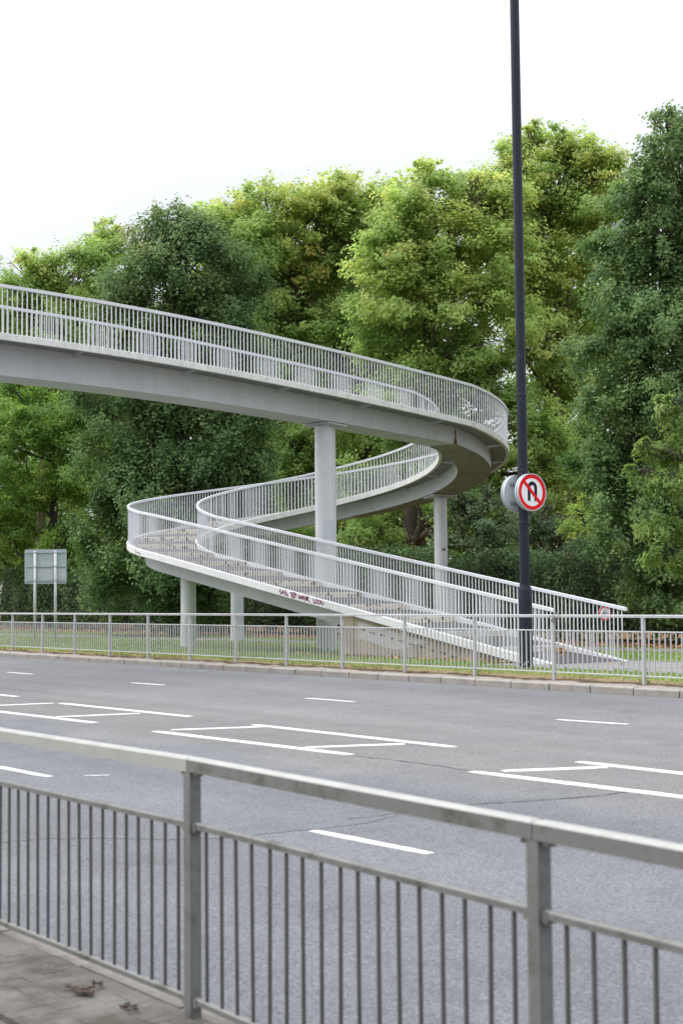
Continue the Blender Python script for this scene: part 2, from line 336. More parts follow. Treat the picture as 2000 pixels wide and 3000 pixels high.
# near lane dashes (one runs out of the frame to the left)
a = back_road(914.5, 2435.5); b_ = back_road(1260, 2503); c_ = back_road(145, 2277); dirx = (b_-a)/np.linalg.norm((b_-a)[:2])
marking(a, b_, .10); marking(c_-dirx*1.4, c_, .10)
for k in (2,): marking(a+np.array([6.*(k-1), 0, 0]), b_+np.array([6.*(k-1), 0, 0]), .10)
for q in ((22.5, 1970, 95, 1976), (385, 2001, 481, 2008), (897, 2046, 1038, 2057), (1631, 2109, 1839, 2123)): mk(*q, .10)
# hatched central area: broken edge lines and diagonals
def edge(x0, y0, x1, y1): return mk(x0, y0, x1, y1, .15, 'edge_line')
edge(451.5, 2143.5, 1027, 2212); edge(742, 2124, 1331.6, 2190); edge(176.7, 2061, 559, 2100.5)
p0 = back_road(279, 2118.6); e0 = back_road(451.5, 2143.5); e1 = back_road(1027, 2212); dv = (e1-e0)
marking(p0-dv, p0, .15, 'edge_line'); p1 = back_road(1380, 2261.5); marking(p1, p1+dv, .15, 'edge_line')
p2 = back_road(51, 2042); f0 = back_road(742, 2124); f1 = back_road(1331.6, 2190); marking(p2-(f1-f0), p2, .15, 'edge_line')
p3 = back_road(1693, 2233); marking(p3, p3+(f1-f0), .15, 'edge_line')
for q in ((164.5, 2101.5, 410, 2091), (502, 2139.7, 778.7, 2130), (894, 2191, 1185, 2181), (1472, 2260.5, 1777, 2249)): mk(*q, .17, 'hatch_line')
g0 = back_road(164.5, 2101.5); g1 = back_road(410, 2091); q_ = back_road(157.5, 2061); marking(q_-(g1-g0), q_, .17, 'hatch_line')
# worn remnant, patch and crack seams in the tarmac
marking(back_road(248, 2274), back_road(322, 2273), .07, 'worn_mark', 'wornline')
def strip(pts, wid, name, mt, dz=.0025):
    b = MB(); vs = []
    for i, (x, y) in enumerate(pts):
        P = back_road(x, y); T = back_road(*pts[min(i+1, len(pts)-1)])-back_road(*pts[max(i-1, 0)]); T /= np.linalg.norm(T[:2]); n = np.array([-T[1], T[0], 0])
        ww = wid[i] if isinstance(wid, (list, tuple)) else wid
        for sg in (1, -1):
            c = P+n*sg*ww/2; vs.append((c[0], c[1], road_z(c[1])+dz))
    b.add(vs, [(2*i, 2*i+1, 2*i+3, 2*i+2) for i in range(len(pts)-1)]); return b.build(name, mt, road)
strip([(0, 2468), (120, 2455), (300, 2452), (520, 2455), (640, 2448), (800, 2425), (920, 2420), (1040, 2408), (1120, 2390), (1180, 2376), (1400, 2352), (1560, 2344), (1720, 2334), (1835, 2321)], [.1, .12, .16, .2, .34, .5, .34, .26, .2, .16, .12, .1, .08, .03], 'tarmac_patch', 'patch')
def seam(pts, wd=.016):
    q = []; r = random.Random(len(pts))
    for (x0, y0), (x1, y1) in zip(pts, pts[1:]):
        for i in range(8):
            s = i/8; q.append((x0+(x1-x0)*s+r.uniform(-2, 2), y0+(y1-y0)*s+r.uniform(-.9, .9)))
    q.append(pts[-1]); wl = [wd*r.uniform(.4, 1.3) for _ in q]; strip(q, wl, 'crack_seam', 'seam', .005)
seam([(1390, 2359), (1560, 2348), (1740, 2335), (1835, 2322)]); seam([(1010, 2402), (1110, 2392), (1170, 2381)], .014)
seam([(1040, 2216), (1180, 2231), (1380, 2259)], .02)

def kerb_run(name, y_front, width, ztop_front, x0, x1, face):     # face=-1: road lies at smaller Y
    k = struct(link(name, None)); 
    L = .915; n0 = math.floor(x0/L); n1 = math.ceil(x1/L); off = -27.5029 % L
    prof_h = .26
    for var in range(3):
        b = MB(); h = prof_h; w = width; g = .02+.004*var
        pr = [(0, -h), (0, -.022), (.008, -.008), (.028, 0), (w, 0), (w, -h)]
        vs = []
        for x in (g/2, L-g/2):
            for yy, zz in pr: vs.append((x, -face*yy, zz))
        m = len(pr); fs = [tuple(range(m-1, -1, -1)), tuple(range(m, 2*m))]+[(i, (i+1) % m, m+(i+1) % m, m+i) for i in range(m)]
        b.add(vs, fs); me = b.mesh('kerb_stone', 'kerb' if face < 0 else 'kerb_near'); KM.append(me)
    i = 0
    for j in range(n0, n1):
        o = link('kerb_stone', KM[-3+(j % 3)], k); o.location = (j*L+off, y_front+random.uniform(-.004, .004), ztop_front(j*L)+random.uniform(-.004, .004)); o.rotation_euler = (0, 0, random.uniform(-.003, .003))
    b = MB(); yb = y_front-face*(width*.5+.01); b.box(((x0+x1)/2, yb, ztop_front(0)-.16), (x1-x0+2, width-.015, .26)); c = b.build('kerb_bed', 'kerbdark', k)
    return k
KM = []
kerb_run('far_kerb', 16.85, .125, lambda x: .114, -75, 6, -1)
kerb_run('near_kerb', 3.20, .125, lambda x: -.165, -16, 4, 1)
# near pavement: blocks along the kerb, concrete behind
pv = struct(sheet('near_pavement', [(-4, -.19), (3.07, -.19)], -60, 40, 'pave'))
PM = []
for var in range(2):
    b = MB(); b.bevbox((0, 0, 0), (.1985-.001*var, .0985, .06), .003); PM.append(b.mesh('paving_block', 'paver' if var else 'paver2'))
nb = 0
for r in range(6):
    y = 3.02-r*.1
    for j in range(46):
        x = -10.2+j*.2+(.1 if r % 2 else 0)
        o = link('paving_block', PM[random.random() < .6], pv); o.location = (x, y, -.19+random.uniform(-.003, .0)); o.rotation_euler = (random.uniform(-.012, .012), random.uniform(-.01, .01), random.uniform(-.01, .01)); nb += 1
# slabs of litter on the near pavement
for (x, y, r0) in ((240, 2905, .05), (378, 2955, .03), (285, 2887, .02)):
    d = _fw+_rt*(x-1000)/FPX+_up*(1500-y)/FPX; P = CAM+d*((-.15-CAMH)/d[2]); b = MB(); rr = random.Random(x)
    for _ in range(14):
        c = P+np.array([rr.gauss(0, r0*.9), rr.gauss(0, r0*.5), rr.uniform(.0, .012)]); s = r0*rr.uniform(.2, .5); a0 = rr.uniform(0, pi)
        b.box(c, (s*2, s*.8, .006), (cos(a0), sin(a0), 0), (-sin(a0), cos(a0), .1))
    tag(b.build('dead_leaf_scrap', mat('leaf_scrap', (.05, .035, .025), .9, var=.4)), {240: 'largest dark clump of rotting leaf on the near paving blocks', 378: 'small dark leaf scrap on paving beside the near railing post', 285: 'tiny dark leaf scrap behind the largest clump on the near paving'}[x], 'leaf litter')

# paths on the far side
struct(sheet('ramp_path', [(19.3, ZG+.012), (22.75, ZG+.016)], -23.2, 40, 'path'))
for yy, nm in ((19.24, 'path_edging'), (22.8, 'path_edging')):
    b = MB(); b.box((8.4, yy, ZG-.02), (63.2, .06, .10)); struct(b.build(nm, 'kerb'))
b = MB(); xs = np.linspace(-95, 20, 24)
b.add([(x, 25.35+(x+54)*.075+dy, ZG+.012) for x in xs for dy in (-.9, 1.0)], [(2*i, 2*i+2, 2*i+3, 2*i+1) for i in range(len(xs)-1)])
struct(b.build('park_path', 'path'))

# ------------------------------------------------------------------ pedestrian guard rails
def guard_rail(name, loc0, label, n_panels, ctrl, mats, barw, first=0, detail=False, slope=0., dy=0.):
    """posts every 2 m along +X from loc0; each panel: top rail, mid rail, bottom rail and 17 bars"""
    x0, y0, z0 = loc0; root = empty(name, loc0, label, 'guard rail')
    pw = .05; H, HM, HB = 1.005, .74, .065
    b = MB(); b.box((0, 0, (H-.03)/2-.1), (pw, pw, H-.03+.2)); 
    if detail:
        for zz in (HM, HB):
            for sg in (1, -1): b.box((sg*(pw/2+.012), -.0, zz-.008), (.03, .034, .034))
        for sg in (1, -1): b.box((sg*(pw/2+.02), 0, H-.066), (.03, .03, .012)); 
    else:
        for zz in (HM, HB):
            for sg in (1, -1): b.box((sg*(pw/2+.01), 0, zz-.004), (.028, .028, .026))
    pm = b.mesh('post', mats[0])
    zt = HM-.012; b = MB()
    if detail: b.tube([(0, 0, HB), (0, 0, HM)], barw/2, 8, cap=False)
    else: b.box((0, 0, (HB+HM)/2), (barw, barw, HM-HB))
    bm = b.mesh('bar', mats[2], detail)
    Zs = slope if callable(slope) else (lambda x: slope*x); Ys = lambda x: dy*x
    for i in range(n_panels+1):
        x = 2*i; o = link('post', pm, root); o.location = (x, Ys(x), Zs(x)); o.rotation_euler = (random.uniform(-.004, .004), random.uniform(-.004, .004), 0)
    for i in range(n_panels):
        xm = 2*i+1; c = np.array([xm, Ys(xm), (Zs(2*i)+Zs(2*i+2))/2]); ax = np.array([1, dy, (Zs(2*i+2)-Zs(2*i))/2]); ax /= np.linalg.norm(ax)
        def rail(nm, z, hh, ww, L, mt, bev):
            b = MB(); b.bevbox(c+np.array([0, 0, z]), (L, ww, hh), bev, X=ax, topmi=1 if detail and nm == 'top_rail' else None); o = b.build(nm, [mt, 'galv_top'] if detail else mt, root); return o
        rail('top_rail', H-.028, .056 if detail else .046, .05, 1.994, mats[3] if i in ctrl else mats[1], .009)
        rail('mid_rail', HM, .026 if detail else .021, .026, 1.95, mats[1], .006); rail('bottom_rail', HB, .026 if detail else .021, .026, 1.95, mats[1], .006)
        for k in range(17):
            x = 2*i+(k+1)*2/18; o = link('bar', bm, root); o.location = (x, Ys(x), Zs(x)); o.rotation_euler = (random.uniform(-.006, .006), random.uniform(-.006, .006), 0)
    return root
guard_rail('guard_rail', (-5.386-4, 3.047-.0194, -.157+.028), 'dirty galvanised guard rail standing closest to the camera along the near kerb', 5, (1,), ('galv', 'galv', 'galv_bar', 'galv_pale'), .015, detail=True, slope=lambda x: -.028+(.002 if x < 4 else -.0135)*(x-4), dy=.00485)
guard_rail('guard_rail', (-40.8276-8, 17.4022, .189), 'pale grey guard rail along the far kerb in front of the ramp', 19, (), ('railpaint', 'railpaint', 'railpaint', 'railpaint'), .0175)
# tangle of wire hanging from the far rail
P = np.array([-40.8276+22.1, 17.36, 1.17]); b = MB(); rr = random.Random(4)
for k in range(5):
    c0 = P+np.array([rr.uniform(-.05, .05), -.02, rr.uniform(-.09, .02)]); r0 = rr.uniform(.03, .07); t0 = rr.uniform(0, 3)
    b.tube([c0+np.array([cos(t)*r0, .02*sin(3*t+t0), sin(t)*r0*.8]) for t in np.linspace(0, 6.0, 18)], .0045, 5)
tag(b.build('wire_loop', 'wire'), 'loose tangle of grey wire looped on the far guard rail post', 'wire')

# ------------------------------------------------------------------ spiral footbridge: path
SEG = [(24., 0., -.0240), (7.2777, .0291, None), (8.5124, .0067, None), (5.58275, .2272, -.1748), (5.58275, .2334, -.1748), (5.1287, .194, -.1722), (4.513, .2098, -.1671), (15.45, 0., -.1679)]
X0, Y0, H0, Z0 = ud(-8.7454, 32.8008)[0], ud(-8.7454, 32.8008)[1], .566+YAW, 7.227
GA, QA = -.0382, -.001
S_IN = 24.                                      # chainage where the fitted part starts
S_U = S_IN+7.2777+8.5124                        # expansion joint between span and spiral
S_T, S_LB, S_T2, S_C = S_U, S_U+11.1655, S_U+11.1655+5.1287, S_U+11.1655+5.1287+4.513
S_E = S_C+15.45
_tab = []
def _make():
    x = X0-cos(H0)*24; y = Y0-sin(H0)*24; h = H0; s = 0.; ds = .05
    z = Z0-0.3                                     # gentle crest over the road
    out = []
    for i, (L, k, g) in enumerate(SEG):
        n = int(round(L/ds)); d = L/n
        for j in range(n):
            if i == 0: t = s-24.; zz = Z0+GA*t+QA*t*t
            elif g is None: t = s-24.; zz = Z0+GA*t+QA*t*t
            else: zz = z
            out.append((s, x, y, zz, h)); z = zz
            hm = h+k*d/2; x += cos(hm)*d; y += sin(hm)*d; h += k*d; s += d
            if g is not None and i > 0: z = zz+g*d
    out.append((s, x, y, z, h)); return np.array(out)
TAB = _make()
def pt(s, off=0., dz=0.):
    x, y, z, h = (np.interp(s, TAB[:, 0], TAB[:, i]) for i in (1, 2, 3, 4))
    return np.array([x-sin(h)*off, y+cos(h)*off, z+dz])
def head(s): return float(np.interp(s, TAB[:, 0], TAB[:, 4]))
def zof(s): return float(np.interp(s, TAB[:, 0], TAB[:, 3]))
def sweep(b, prof, s0, s1, step=.25, mi=0, closed=True):
    """prof: list of (off, dz) or function of s"""
    n = max(2, int((s1-s0)/step)+1); ss = np.linspace(s0, s1, n); vs = []
    for s in ss:
        p = prof(s) if callable(prof) else prof
        for o, dz in p: vs.append(pt(s, o, dz))
    m = len(p); fs = [(i*m+j, (i+1)*m+j, (i+1)*m+(j+1) % m, i*m+(j+1) % m) for i in range(n-1) for j in range(m if closed else m-1)]
    if closed: fs += [tuple(range(m)), tuple(range((n-1)*m+m-1, (n-1)*m-1, -1))]
    b.add(vs, fs, mi); return b
def wu(s): return float(np.clip((s-S_U)/1.0, 0, 1))
AU, AL = 1.018, .999
def A(s): return AU+(AL-AU)*wu(s)
def HT(s): return 1.043+(1.0606-1.043)*wu(s)
def DF(s): return .145+(.172-.145)*wu(s)
def DG(s): return float(np.interp(s, [0, S_IN, S_U, S_E], [.95, .8316, .5977, .5977]))
def G(s): return .479+.021*wu(s)
bridge = empty('footbridge', (*pt(S_E)[:2], ZG), 'pale grey steel footbridge with spiral stepped ramp winding down to the verge', 'footbridge')
def bp(b, name, mats, smooth=False, parent=None):
    o = b.build(name, mats, None, smooth)
    if parent is None: adopt(o, bridge)
    else: o.parent = parent
    return o
JT = (S_U, S_C-1.0)                               # girder joints
# box girders in three lengths
for s0, s1 in ((0., S_U-.012), (S_U+.012, S_C-.55), (S_C-.535, S_C+8.65)):
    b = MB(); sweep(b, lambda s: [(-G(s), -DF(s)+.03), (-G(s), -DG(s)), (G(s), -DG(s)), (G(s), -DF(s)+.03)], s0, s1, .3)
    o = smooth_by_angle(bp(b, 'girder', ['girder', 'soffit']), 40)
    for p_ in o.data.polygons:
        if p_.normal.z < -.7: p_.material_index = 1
# deck plate under the treads
b = MB(); sweep(b, lambda s: [(-A(s)+.03, -DF(s)+.045), (-A(s)+.03, -DF(s)+.015), (A(s)-.03, -DF(s)+.015), (A(s)-.03, -DF(s)+.045)], 0, S_E-.2, .3); smooth_by_angle(bp(b, 'deck_plate', 'deck'), 40)
b = MB(); sweep(b, lambda s: [(-A(s)+.05, -.07), (-A(s)+.05, -DF(s)+.05), (A(s)-.05, -DF(s)+.05), (A(s)-.05, -.07)], 0, S_U-.02, .3); smooth_by_angle(bp(b, 'walkway_surface', 'tread'), 40)
# edge beams
for sg in (-1, 1):
    for s0, s1, mt in ((0, S_U+.35, 'fascia_conc'), (S_U+.365, S_C-1.0, 'fascia_conc' ), (S_C-.99, S_C+8.3, 'fascia'), (S_C+8.31, S_E, 'fascia')):
        b = MB(); sweep(b, lambda s: [(sg*(A(s)-.05), 0), (sg*(A(s)-.05), -DF(s)), (sg*(A(s)+.045), -DF(s)), (sg*(A(s)+.045), -.006), (sg*(A(s)+.037), 0)][::(1 if sg > 0 else -1)], s0, s1, .2)
        o = smooth_by_angle(bp(b, 'edge_beam', mt), 40)
        if sg < 0 and abs(s0-(S_C-.99)) < .01: OUTER_BEAM = o
# brackets under the overhang
s = 1.0
while s < S_C+8:
    for sg in (-1, 1):
        h = head(s); T = np.array([cos(h), sin(h), 0]); Nn = np.array([-sin(h), cos(h), 0])*sg; o3 = pt(s); g, a_ = G(s), A(s)-.052
        b = MB(); b.prism([(g+.001, -DF(s)+.014), (a_, -DF(s)+.014), (a_, -DF(s)-.02), (g+.001, -DF(s)-.085)], Nn, (0, 0, 1), o3-T*.006, .012)
        bp(b, 'bracket', 'girder')
    s += 2.9 if s < S_U else 1.73
# stepped ramp: risers and treads
PITCHS = 1.73; R_LAST = S_E-1.75
ks = int((R_LAST-(S_U+.4))/PITCHS)
rs = [R_LAST-PITCHS*k for k in range(ks, -1, -1)]
edges = [S_U+.02]+rs+[S_E]
for i in range(len(edges)-1):
    s0, s1 = edges[i], edges[i+1]; L = s1-s0; last = i == len(edges)-2
    lo, hi = -.128, -.012
    def top(s, s0=s0, L=L): return lo+(hi-lo)*(s-s0)/PITCHS
    b = MB(); sweep(b, lambda s: [(-A(s)+.052, top(s)), (-A(s)+.052, -DF(s)+.046), (A(s)-.052, -DF(s)+.046), (A(s)-.052, top(s))] , s0+.004, s1-.03, .25)
    smooth_by_angle(bp(b, 'step_tread', 'tread'), 30)
    if not last:
        b = MB(); c = pt(s1, 0, 0); h = head(s1); T = np.array([cos(h), sin(h), 0]); Nn = np.array([-sin(h), cos(h), 0])
        zt = zof(s1)+hi+.006; zb = zof(s1)+lo-.012
        b.bevbox((c[0], c[1], (zt+zb)/2), (.055, 2*(A(s1)-.053), zt-zb), .008, X=T, Y=Nn)
        bp(b, 'step_riser', 'riser_clean' if i > len(edges)-5 else 'riser')
# parapets: continuous top rail with balusters
BARS = []
for sg in (-1, 1):
    b = MB(); sweep(b, lambda s: [(sg*A(s)-.03, HT(s)-.005), (sg*A(s)-.03, HT(s)-.07), (sg*A(s)+.03, HT(s)-.07), (sg*A(s)+.03, HT(s)-.005), (sg*A(s)+.022, HT(s)), (sg*A(s)-.022, HT(s))], 0, S_E-.0, .15)
    par = smooth_by_angle(bp(b, 'parapet', 'parapet'), 30)
    s = .06
    while s < S_E-.02:
        e = sg*A(s)
        # equal spacing along the rail itself
        BARS.append((s, sg, par)); k = float(np.interp(s, TAB[:, 0], np.gradient(TAB[:, 4], TAB[:, 0])))
        s += .113/max(.5, 1-k*e)
info = []
for s, sg, par in BARS:
    P = pt(s, sg*A(s), .5); x, y, dpt = proj(P); vis = dpt > 5 and -15 < x < 2015 and -50 < y < 3050
    info.append((dpt if vis else 1e6+dpt, s, sg, par))
order = sorted(range(len(info)), key=lambda i: info[i][0]); single = set(order[:300])
BW = .023
def barmesh(h):
    b = MB(); b.box((0, 0, h/2), (BW, BW*.6, h)); return b.mesh('baluster', 'parapet')
bmU, bmL = barmesh(1.043-.069), barmesh(1.0606-.069)
rest = {-1: MB(), 1: MB()}
for i, (dd, s, sg, par) in enumerate(info):
    P = pt(s, sg*A(s), 0.); h = head(s)
    if i in single:
        o = link('baluster', bmU if s < S_U+.5 else bmL); o.parent = par; o.matrix_parent_inverse = Matrix.Identity(4)
        o.location = P; o.rotation_euler = (0, 0, h)
    else:
        T = np.array([cos(h), sin(h), 0]); Nn = np.array([-sin(h), cos(h), 0]); hh = HT(s)-.069
        rest[sg].box(P+np.array([0, 0, hh/2]), (BW, BW*.6, hh), T, Nn)
for sg in (-1, 1):
    o = bp(rest[sg], 'further_balusters', 'parapet'); o['kind'] = 'stuff'
# columns
def column(s, r, plate=True, off=0.):
    P = pt(s, off, 0); top = zof(s)-DG(s)-(.075 if plate else -.1); b = MB(); b.lathe((P[0], P[1], ZG-.3), [(r, 0), (r, top-ZG+.3)], 40)
    c = smooth_by_angle(bp(b, 'column', 'column'), 40)
    h = head(s); T = np.array([cos(h), sin(h), 0]); Nn = np.array([-sin(h), cos(h), 0])
    if not plate: return c, P, r
    b = MB(); g = float((zof(s+.4)-zof(s-.4))/.8); T3 = np.array([cos(h), sin(h), g]); T3 /= np.linalg.norm(T3)
    b.box((P[0], P[1], top+.035), (r*2.5, .96, .035), T3, Nn, np.cross(T3, Nn)); b.box((P[0], P[1], top+.008), (r*1.5, .6, .03), T3, Nn, np.cross(T3, Nn))
    for sx in (-1, 1):
        for sy in (-1, 1):
            q = P+T*sx*r*.95+Nn*sy*(r+.09); b.lathe((q[0], q[1], top-.03), [(.022, 0), (.022, .05)], 6)
    o = b.build('cap_plate', 'girder'); o.parent = c
    return c, P, r
s1_ = S_IN+11.05
col1 = column(s1_, .272); col2 = column(S_U+6.02, .207); col3 = column(S_C+.12, .21, False); col4 = column(S_LB+2.15, .205, False)
def curved_patch(colm, z0, z1, a0, a1, mt, name, wob=.05, seed=1):
    c, P, r = colm; n = 14; rr = random.Random(seed); b = MB(); vs = []
    for i in range(n+1):
        a_ = a0+(a1-a0)*i/n; q = P[:2]+(r+.002)*np.array([cos(a_), sin(a_)])
        e = wob*(1 if 0 < i < n else 3)
        vs += [(q[0], q[1], z0+rr.uniform(0, wob)), (q[0], q[1], z1-rr.uniform(0, wob)-(.18 if i in (0, n) else 0))]
    b.add(vs, [(2*i, 2*i+2, 2*i+3, 2*i+1) for i in range(n)]); o = b.build(name, mt); o.parent = c; return o
cam_ang = lambda P: atan2(-P[1], -P[0])
ca = cam_ang(col1[1]); curved_patch(col1, 1.46+1.55, 1.46+2.05, ca-.3, ca+.95, 'colpatch', 'paint_patch', .02)
curved_patch(col1, ZG+.05, 1.46+.15, ca-1.5, ca+1.5, 'colpatch', 'paint_patch', .01, 3)
ca4 = cam_ang(col4[1]); curved_patch(col4, ZG+.3, 1.55, ca4-.9, ca4+1.0, 'colpatch', 'paint_patch', .08, 5)
# small tag on the slim rear column
ca2 = cam_ang(col2[1]); c, P, r = col2; b = MB(); z0 = CAMH+(1755-1612)/FPX*48.8; rr = random.Random(2)
for k in range(5):
    a_ = ca2+.25+k*.13; q = P[:2]+(r+.0035)*np.array([cos(a_), sin(a_)]); Tn = np.array([-sin(a_), cos(a_), 0])
    b.box((q[0], q[1], z0+.02), (.012, .003, .07), Tn, (cos(a_), sin(a_), 0)); b.box((q[0], q[1], z0+(.05 if k % 2 else -.01)), (.045, .003, .012), Tn, (cos(a_), sin(a_), 0))
o = b.build('marker_tag', 'blacktag'); o.parent = c
# abutment wall beneath the foot of the ramp
W0 = S_C+8.55
b = MB(); AW = .93; sW = [W0, W0+.42, S_E-1.6]
sweep(b, lambda s: [(-AW, -DF(s)-.004), (-AW, ZG-.3-zof(s)), (AW, ZG-.3-zof(s)), (AW, -DF(s)-.004)], W0, S_E-.7, .5)
wall = bp(b, 'abutment_wall', 'wall')
b = MB(); sweep(b, lambda s: [(-AW-.012, -DF(s)-.006), (-AW-.012, ZG-.05-zof(s)), (-AW+.02, ZG-.05-zof(s)), (-AW+.02, -DF(s)-.006)], W0-.0, W0+.40, .2)
o = b.build('wall_pier', 'wall'); o.parent = wall
b = MB(); sweep(b, lambda s: [(-AW-.004, min(-DF(s)-.12, 1.08-zof(s)-(s-W0)*.03)), (-AW-.004, ZG+.32-zof(s)+.12*sin(s*2.1)), (-AW+.01, ZG+.32-zof(s)), (-AW+.01, min(-DF(s)-.12, 1.08-zof(s)))], W0+.55, W0+3.05, .15)
o = b.build('grey_overpaint', 'wallpaint'); o.parent = wall
for k in range(14):                                  # row of cast slots that follow the slope
    s = W0+.75+k*.345; z = -DF(s)-.26-.012*(k % 2); h = head(s); T = np.array([cos(h), sin(h), -.12]); T /= np.linalg.norm(T)
    b = MB(); c = pt(s, -AW-.012, z); b.box(c, (.16, .02, .018), T, (-sin(h), cos(h), 0)); o = b.build('slot', 'dark'); o.parent = wall
# rust at the girder joint and edge beam joint
def girder_face(s, off, dz): return pt(s, off, dz)
b = MB(); rr = random.Random(5); vs = []; n = 12
for i in range(n+1):
    f = i/n; dz = -DF(S_U)-.05-(DG(S_U)-DF(S_U)-.05)*f; wd = .018+.03*f*rr.uniform(.4, 1.2)
    vs += [pt(S_U-wd*1.0, -G(S_U)-.003, dz), pt(S_U+wd*1.3, -G(S_U)-.003, dz)]
b.add(vs, [(2*i, 2*i+1, 2*i+3, 2*i+2) for i in range(n)]); bp(b, 'rust_streak', 'rust'); RUSTV = vs
M['ruststain'] = mat('rust_stained_paint', (.215, .20, .175), .6, var=.12, vscale=2, col2=(.15, .095, .05), c2scale=3.0, c2lo=.50, c2hi=.72)
b = MB(); rr = random.Random(8); vv = []
for i in range(13):
    f = i/12; dz = -DF(S_U)-.12-(DG(S_U)-DF(S_U)-.121)*f; wd = (.01+.11*f*f)*rr.uniform(.7, 1.2); vv += [pt(S_U-wd, -G(S_U)-.0018, dz), pt(S_U+wd*1.2, -G(S_U)-.0018, dz)]
b.add(vv, [(2*i, 2*i+1, 2*i+3, 2*i+2) for i in range(12)]); bp(b, 'rust_stain', 'ruststain')
b = MB(); vs = []; n = 40; s_a, s_b = S_U+.03, S_U+9.3
for i in range(n+1):
    s = s_a+(s_b-s_a)*i/n
    vs += [pt(s, -G(s)+.01, -DG(s)-.007), pt(s, G(s)-.01, -DG(s)-.007)]
b.add(vs, [(2*i, 2*i+1, 2*i+3, 2*i+2) for i in range(n)]); bp(b, 'stained_soffit', 'ruststain')
b = MB(); sj = S_C-1.0
b.box(pt(sj+.0, -A(sj)-.047, -.08), (.03, .004, .16), (cos(head(sj)), sin(head(sj)), 0), (-sin(head(sj)), cos(head(sj)), 0))
b.box(pt(sj+.2, -A(sj)-.047, -.10), (.42, .004, .025), (cos(head(sj)), sin(head(sj)), -.15), (-sin(head(sj)), cos(head(sj)), 0)); bp(b, 'rust_streak', 'rust')
# graffiti on the outer edge beam of the lower flight (strokes follow the beam face)
SS = np.linspace(S_C, S_E, 400); XP = np.array([proj(pt(s, -A(s)-.047, -.09))[0] for s in SS])
def gp(cx, cy):
    s = float(np.interp(780+cx/4.61, XP, SS)); fr = (cy-(60+cx*.2865))/92.; return pt(s, -A(s)-.0478, -max(.02, min(.98, fr))*DF(s)), s
def stroke(b, pts, wdt=.026):
    q = []
    for (x0, y0), (x1, y1) in zip(pts, pts[1:]):
        n = max(1, int(hypot(x1-x0, y1-y0)/8))
        for i in range(n): q.append((x0+(x1-x0)*i/n, y0+(y1-y0)*i/n))
    q.append(pts[-1]); P3 = [gp(*p) for p in q]; vs = []
    for i, (p, s) in enumerate(P3):
        t = P3[min(i+1, len(P3)-1)][0]-P3[max(i-1, 0)][0]; t /= np.linalg.norm(t)+1e-9; nn = np.array([-sin(head(s)), cos(head(s)), 0]); e = np.cross(t, nn); e /= np.linalg.norm(e)+1e-9
        vs += [p+e*wdt/2, p-e*wdt/2]
    b.add(vs, [(2*i, 2*i+1, 2*i+3, 2*i+2) for i in range(len(P3)-1)])
circ = lambda x, y, r, a0=0, a1=2*pi: [(x+r*cos(a_), y+r*1.0*sin(a_)) for a_ in np.linspace(a0, a1, 16)]
GR = {'graffiti_word': [[(200, 132), (178, 134), (172, 154), (202, 164), (206, 182), (182, 188)], [(205, 190), (222, 137), (236, 196)], [(210, 172), (236, 174)], [(268, 146), (245, 150), (242, 165), (266, 180), (256, 198), (240, 200)], [(262, 168), (298, 216), (268, 204)]],
      'graffiti_emblem': [circ(370, 206, 33), [(342, 178), (352, 232)], [(377, 182), (368, 234)], [(345, 208), (397, 202)], [(318, 172), (346, 178)], [(385, 186), (372, 200)]],
      'graffiti_scrawl': [[(432, 200), (440, 256), (456, 214), (464, 262), (482, 210), (486, 266), (501, 222), (506, 272)], [(506, 212), (524, 266), (545, 212), (522, 292)], [(550, 222), (540, 272), (576, 242), (548, 262), (590, 302)], [(436, 236), (500, 248)], [(540, 240), (566, 236), (560, 268), (536, 276)]],
      'graffiti_loon': [[(630, 256), (638, 310), (658, 316)], circ(672, 290, 19), circ(704, 302, 21), [(736, 336), (734, 282), (766, 346), (772, 290)]]}
for nm, sts in GR.items():
    b = MB()
    for st in sts: stroke(b, st)
    o = b.build(nm.replace('graffiti_loon', 'graffiti_word'), 'graffiti'); o.parent = OUTER_BEAM
b = MB(); q0, q1 = gp(800, 325)[1], gp(858, 340)[1]
for (sa, sb, za, zb) in ((q0, q1, -.055, -.047), (q0, q1, -.155, -.147), (q0, q0+.01, -.15, -.05), (q1-.01, q1, -.15, -.05), (q0+.08, q1-.08, -.12, -.08)):
    b.add([pt(sa, -A(sa)-.0475, za), pt(sb, -A(sb)-.0475, za), pt(sb, -A(sb)-.0475, zb), pt(sa, -A(sa)-.0475, zb)], [(0, 1, 2, 3)])
o = b.build('number_plate', 'girder'); o.parent = OUTER_BEAM

# ------------------------------------------------------------------ lamp post with two round sign boxes
LP = ud(3.255, 27.7, ZG); lamp = empty('lamp_post', LP, 'tall dark navy lamp post rising behind the far guard rail', 'lamp post'); lamp.rotation_euler = (-.0022*SY*0, -.0026, -.0)
b = MB(); b.lathe((0, 0, -.2), [(.122, 0), (.122, 1.62), (.116, 1.66), (.094, 1.72), (.094, 1.74)], 32); smooth_by_angle(b.build('base_section', 'navy', lamp), 30)
b = MB(); b.lathe((0, 0, 1.54), [(.092, 0), (.090, 3.2), (.088, 3.2), (.086, 6.5), (.080, 14.4)], 32); smooth_by_angle(b.build('shaft', 'navy', lamp), 30)
for zz, rr_ in ((4.9, .0905), (2.6, .0915)):
    b = MB(); b.lathe((0, 0, zz), [(rr_, 0), (rr_+.0004, .01), (rr_+.0004, .05), (rr_, .06)], 32); b.build('shaft_collar', 'navy', lamp, True)
la = atan2(-LP[1], -LP[0]); dirn = la+.55
b = MB()                                           # round lock cover on the base
T = np.array([-sin(dirn), cos(dirn), 0]); R3 = np.array([cos(dirn), sin(dirn), 0])
ring = [(.052*cos(t), .052*sin(t)) for t in np.linspace(0, 2*pi, 20, endpoint=False)]
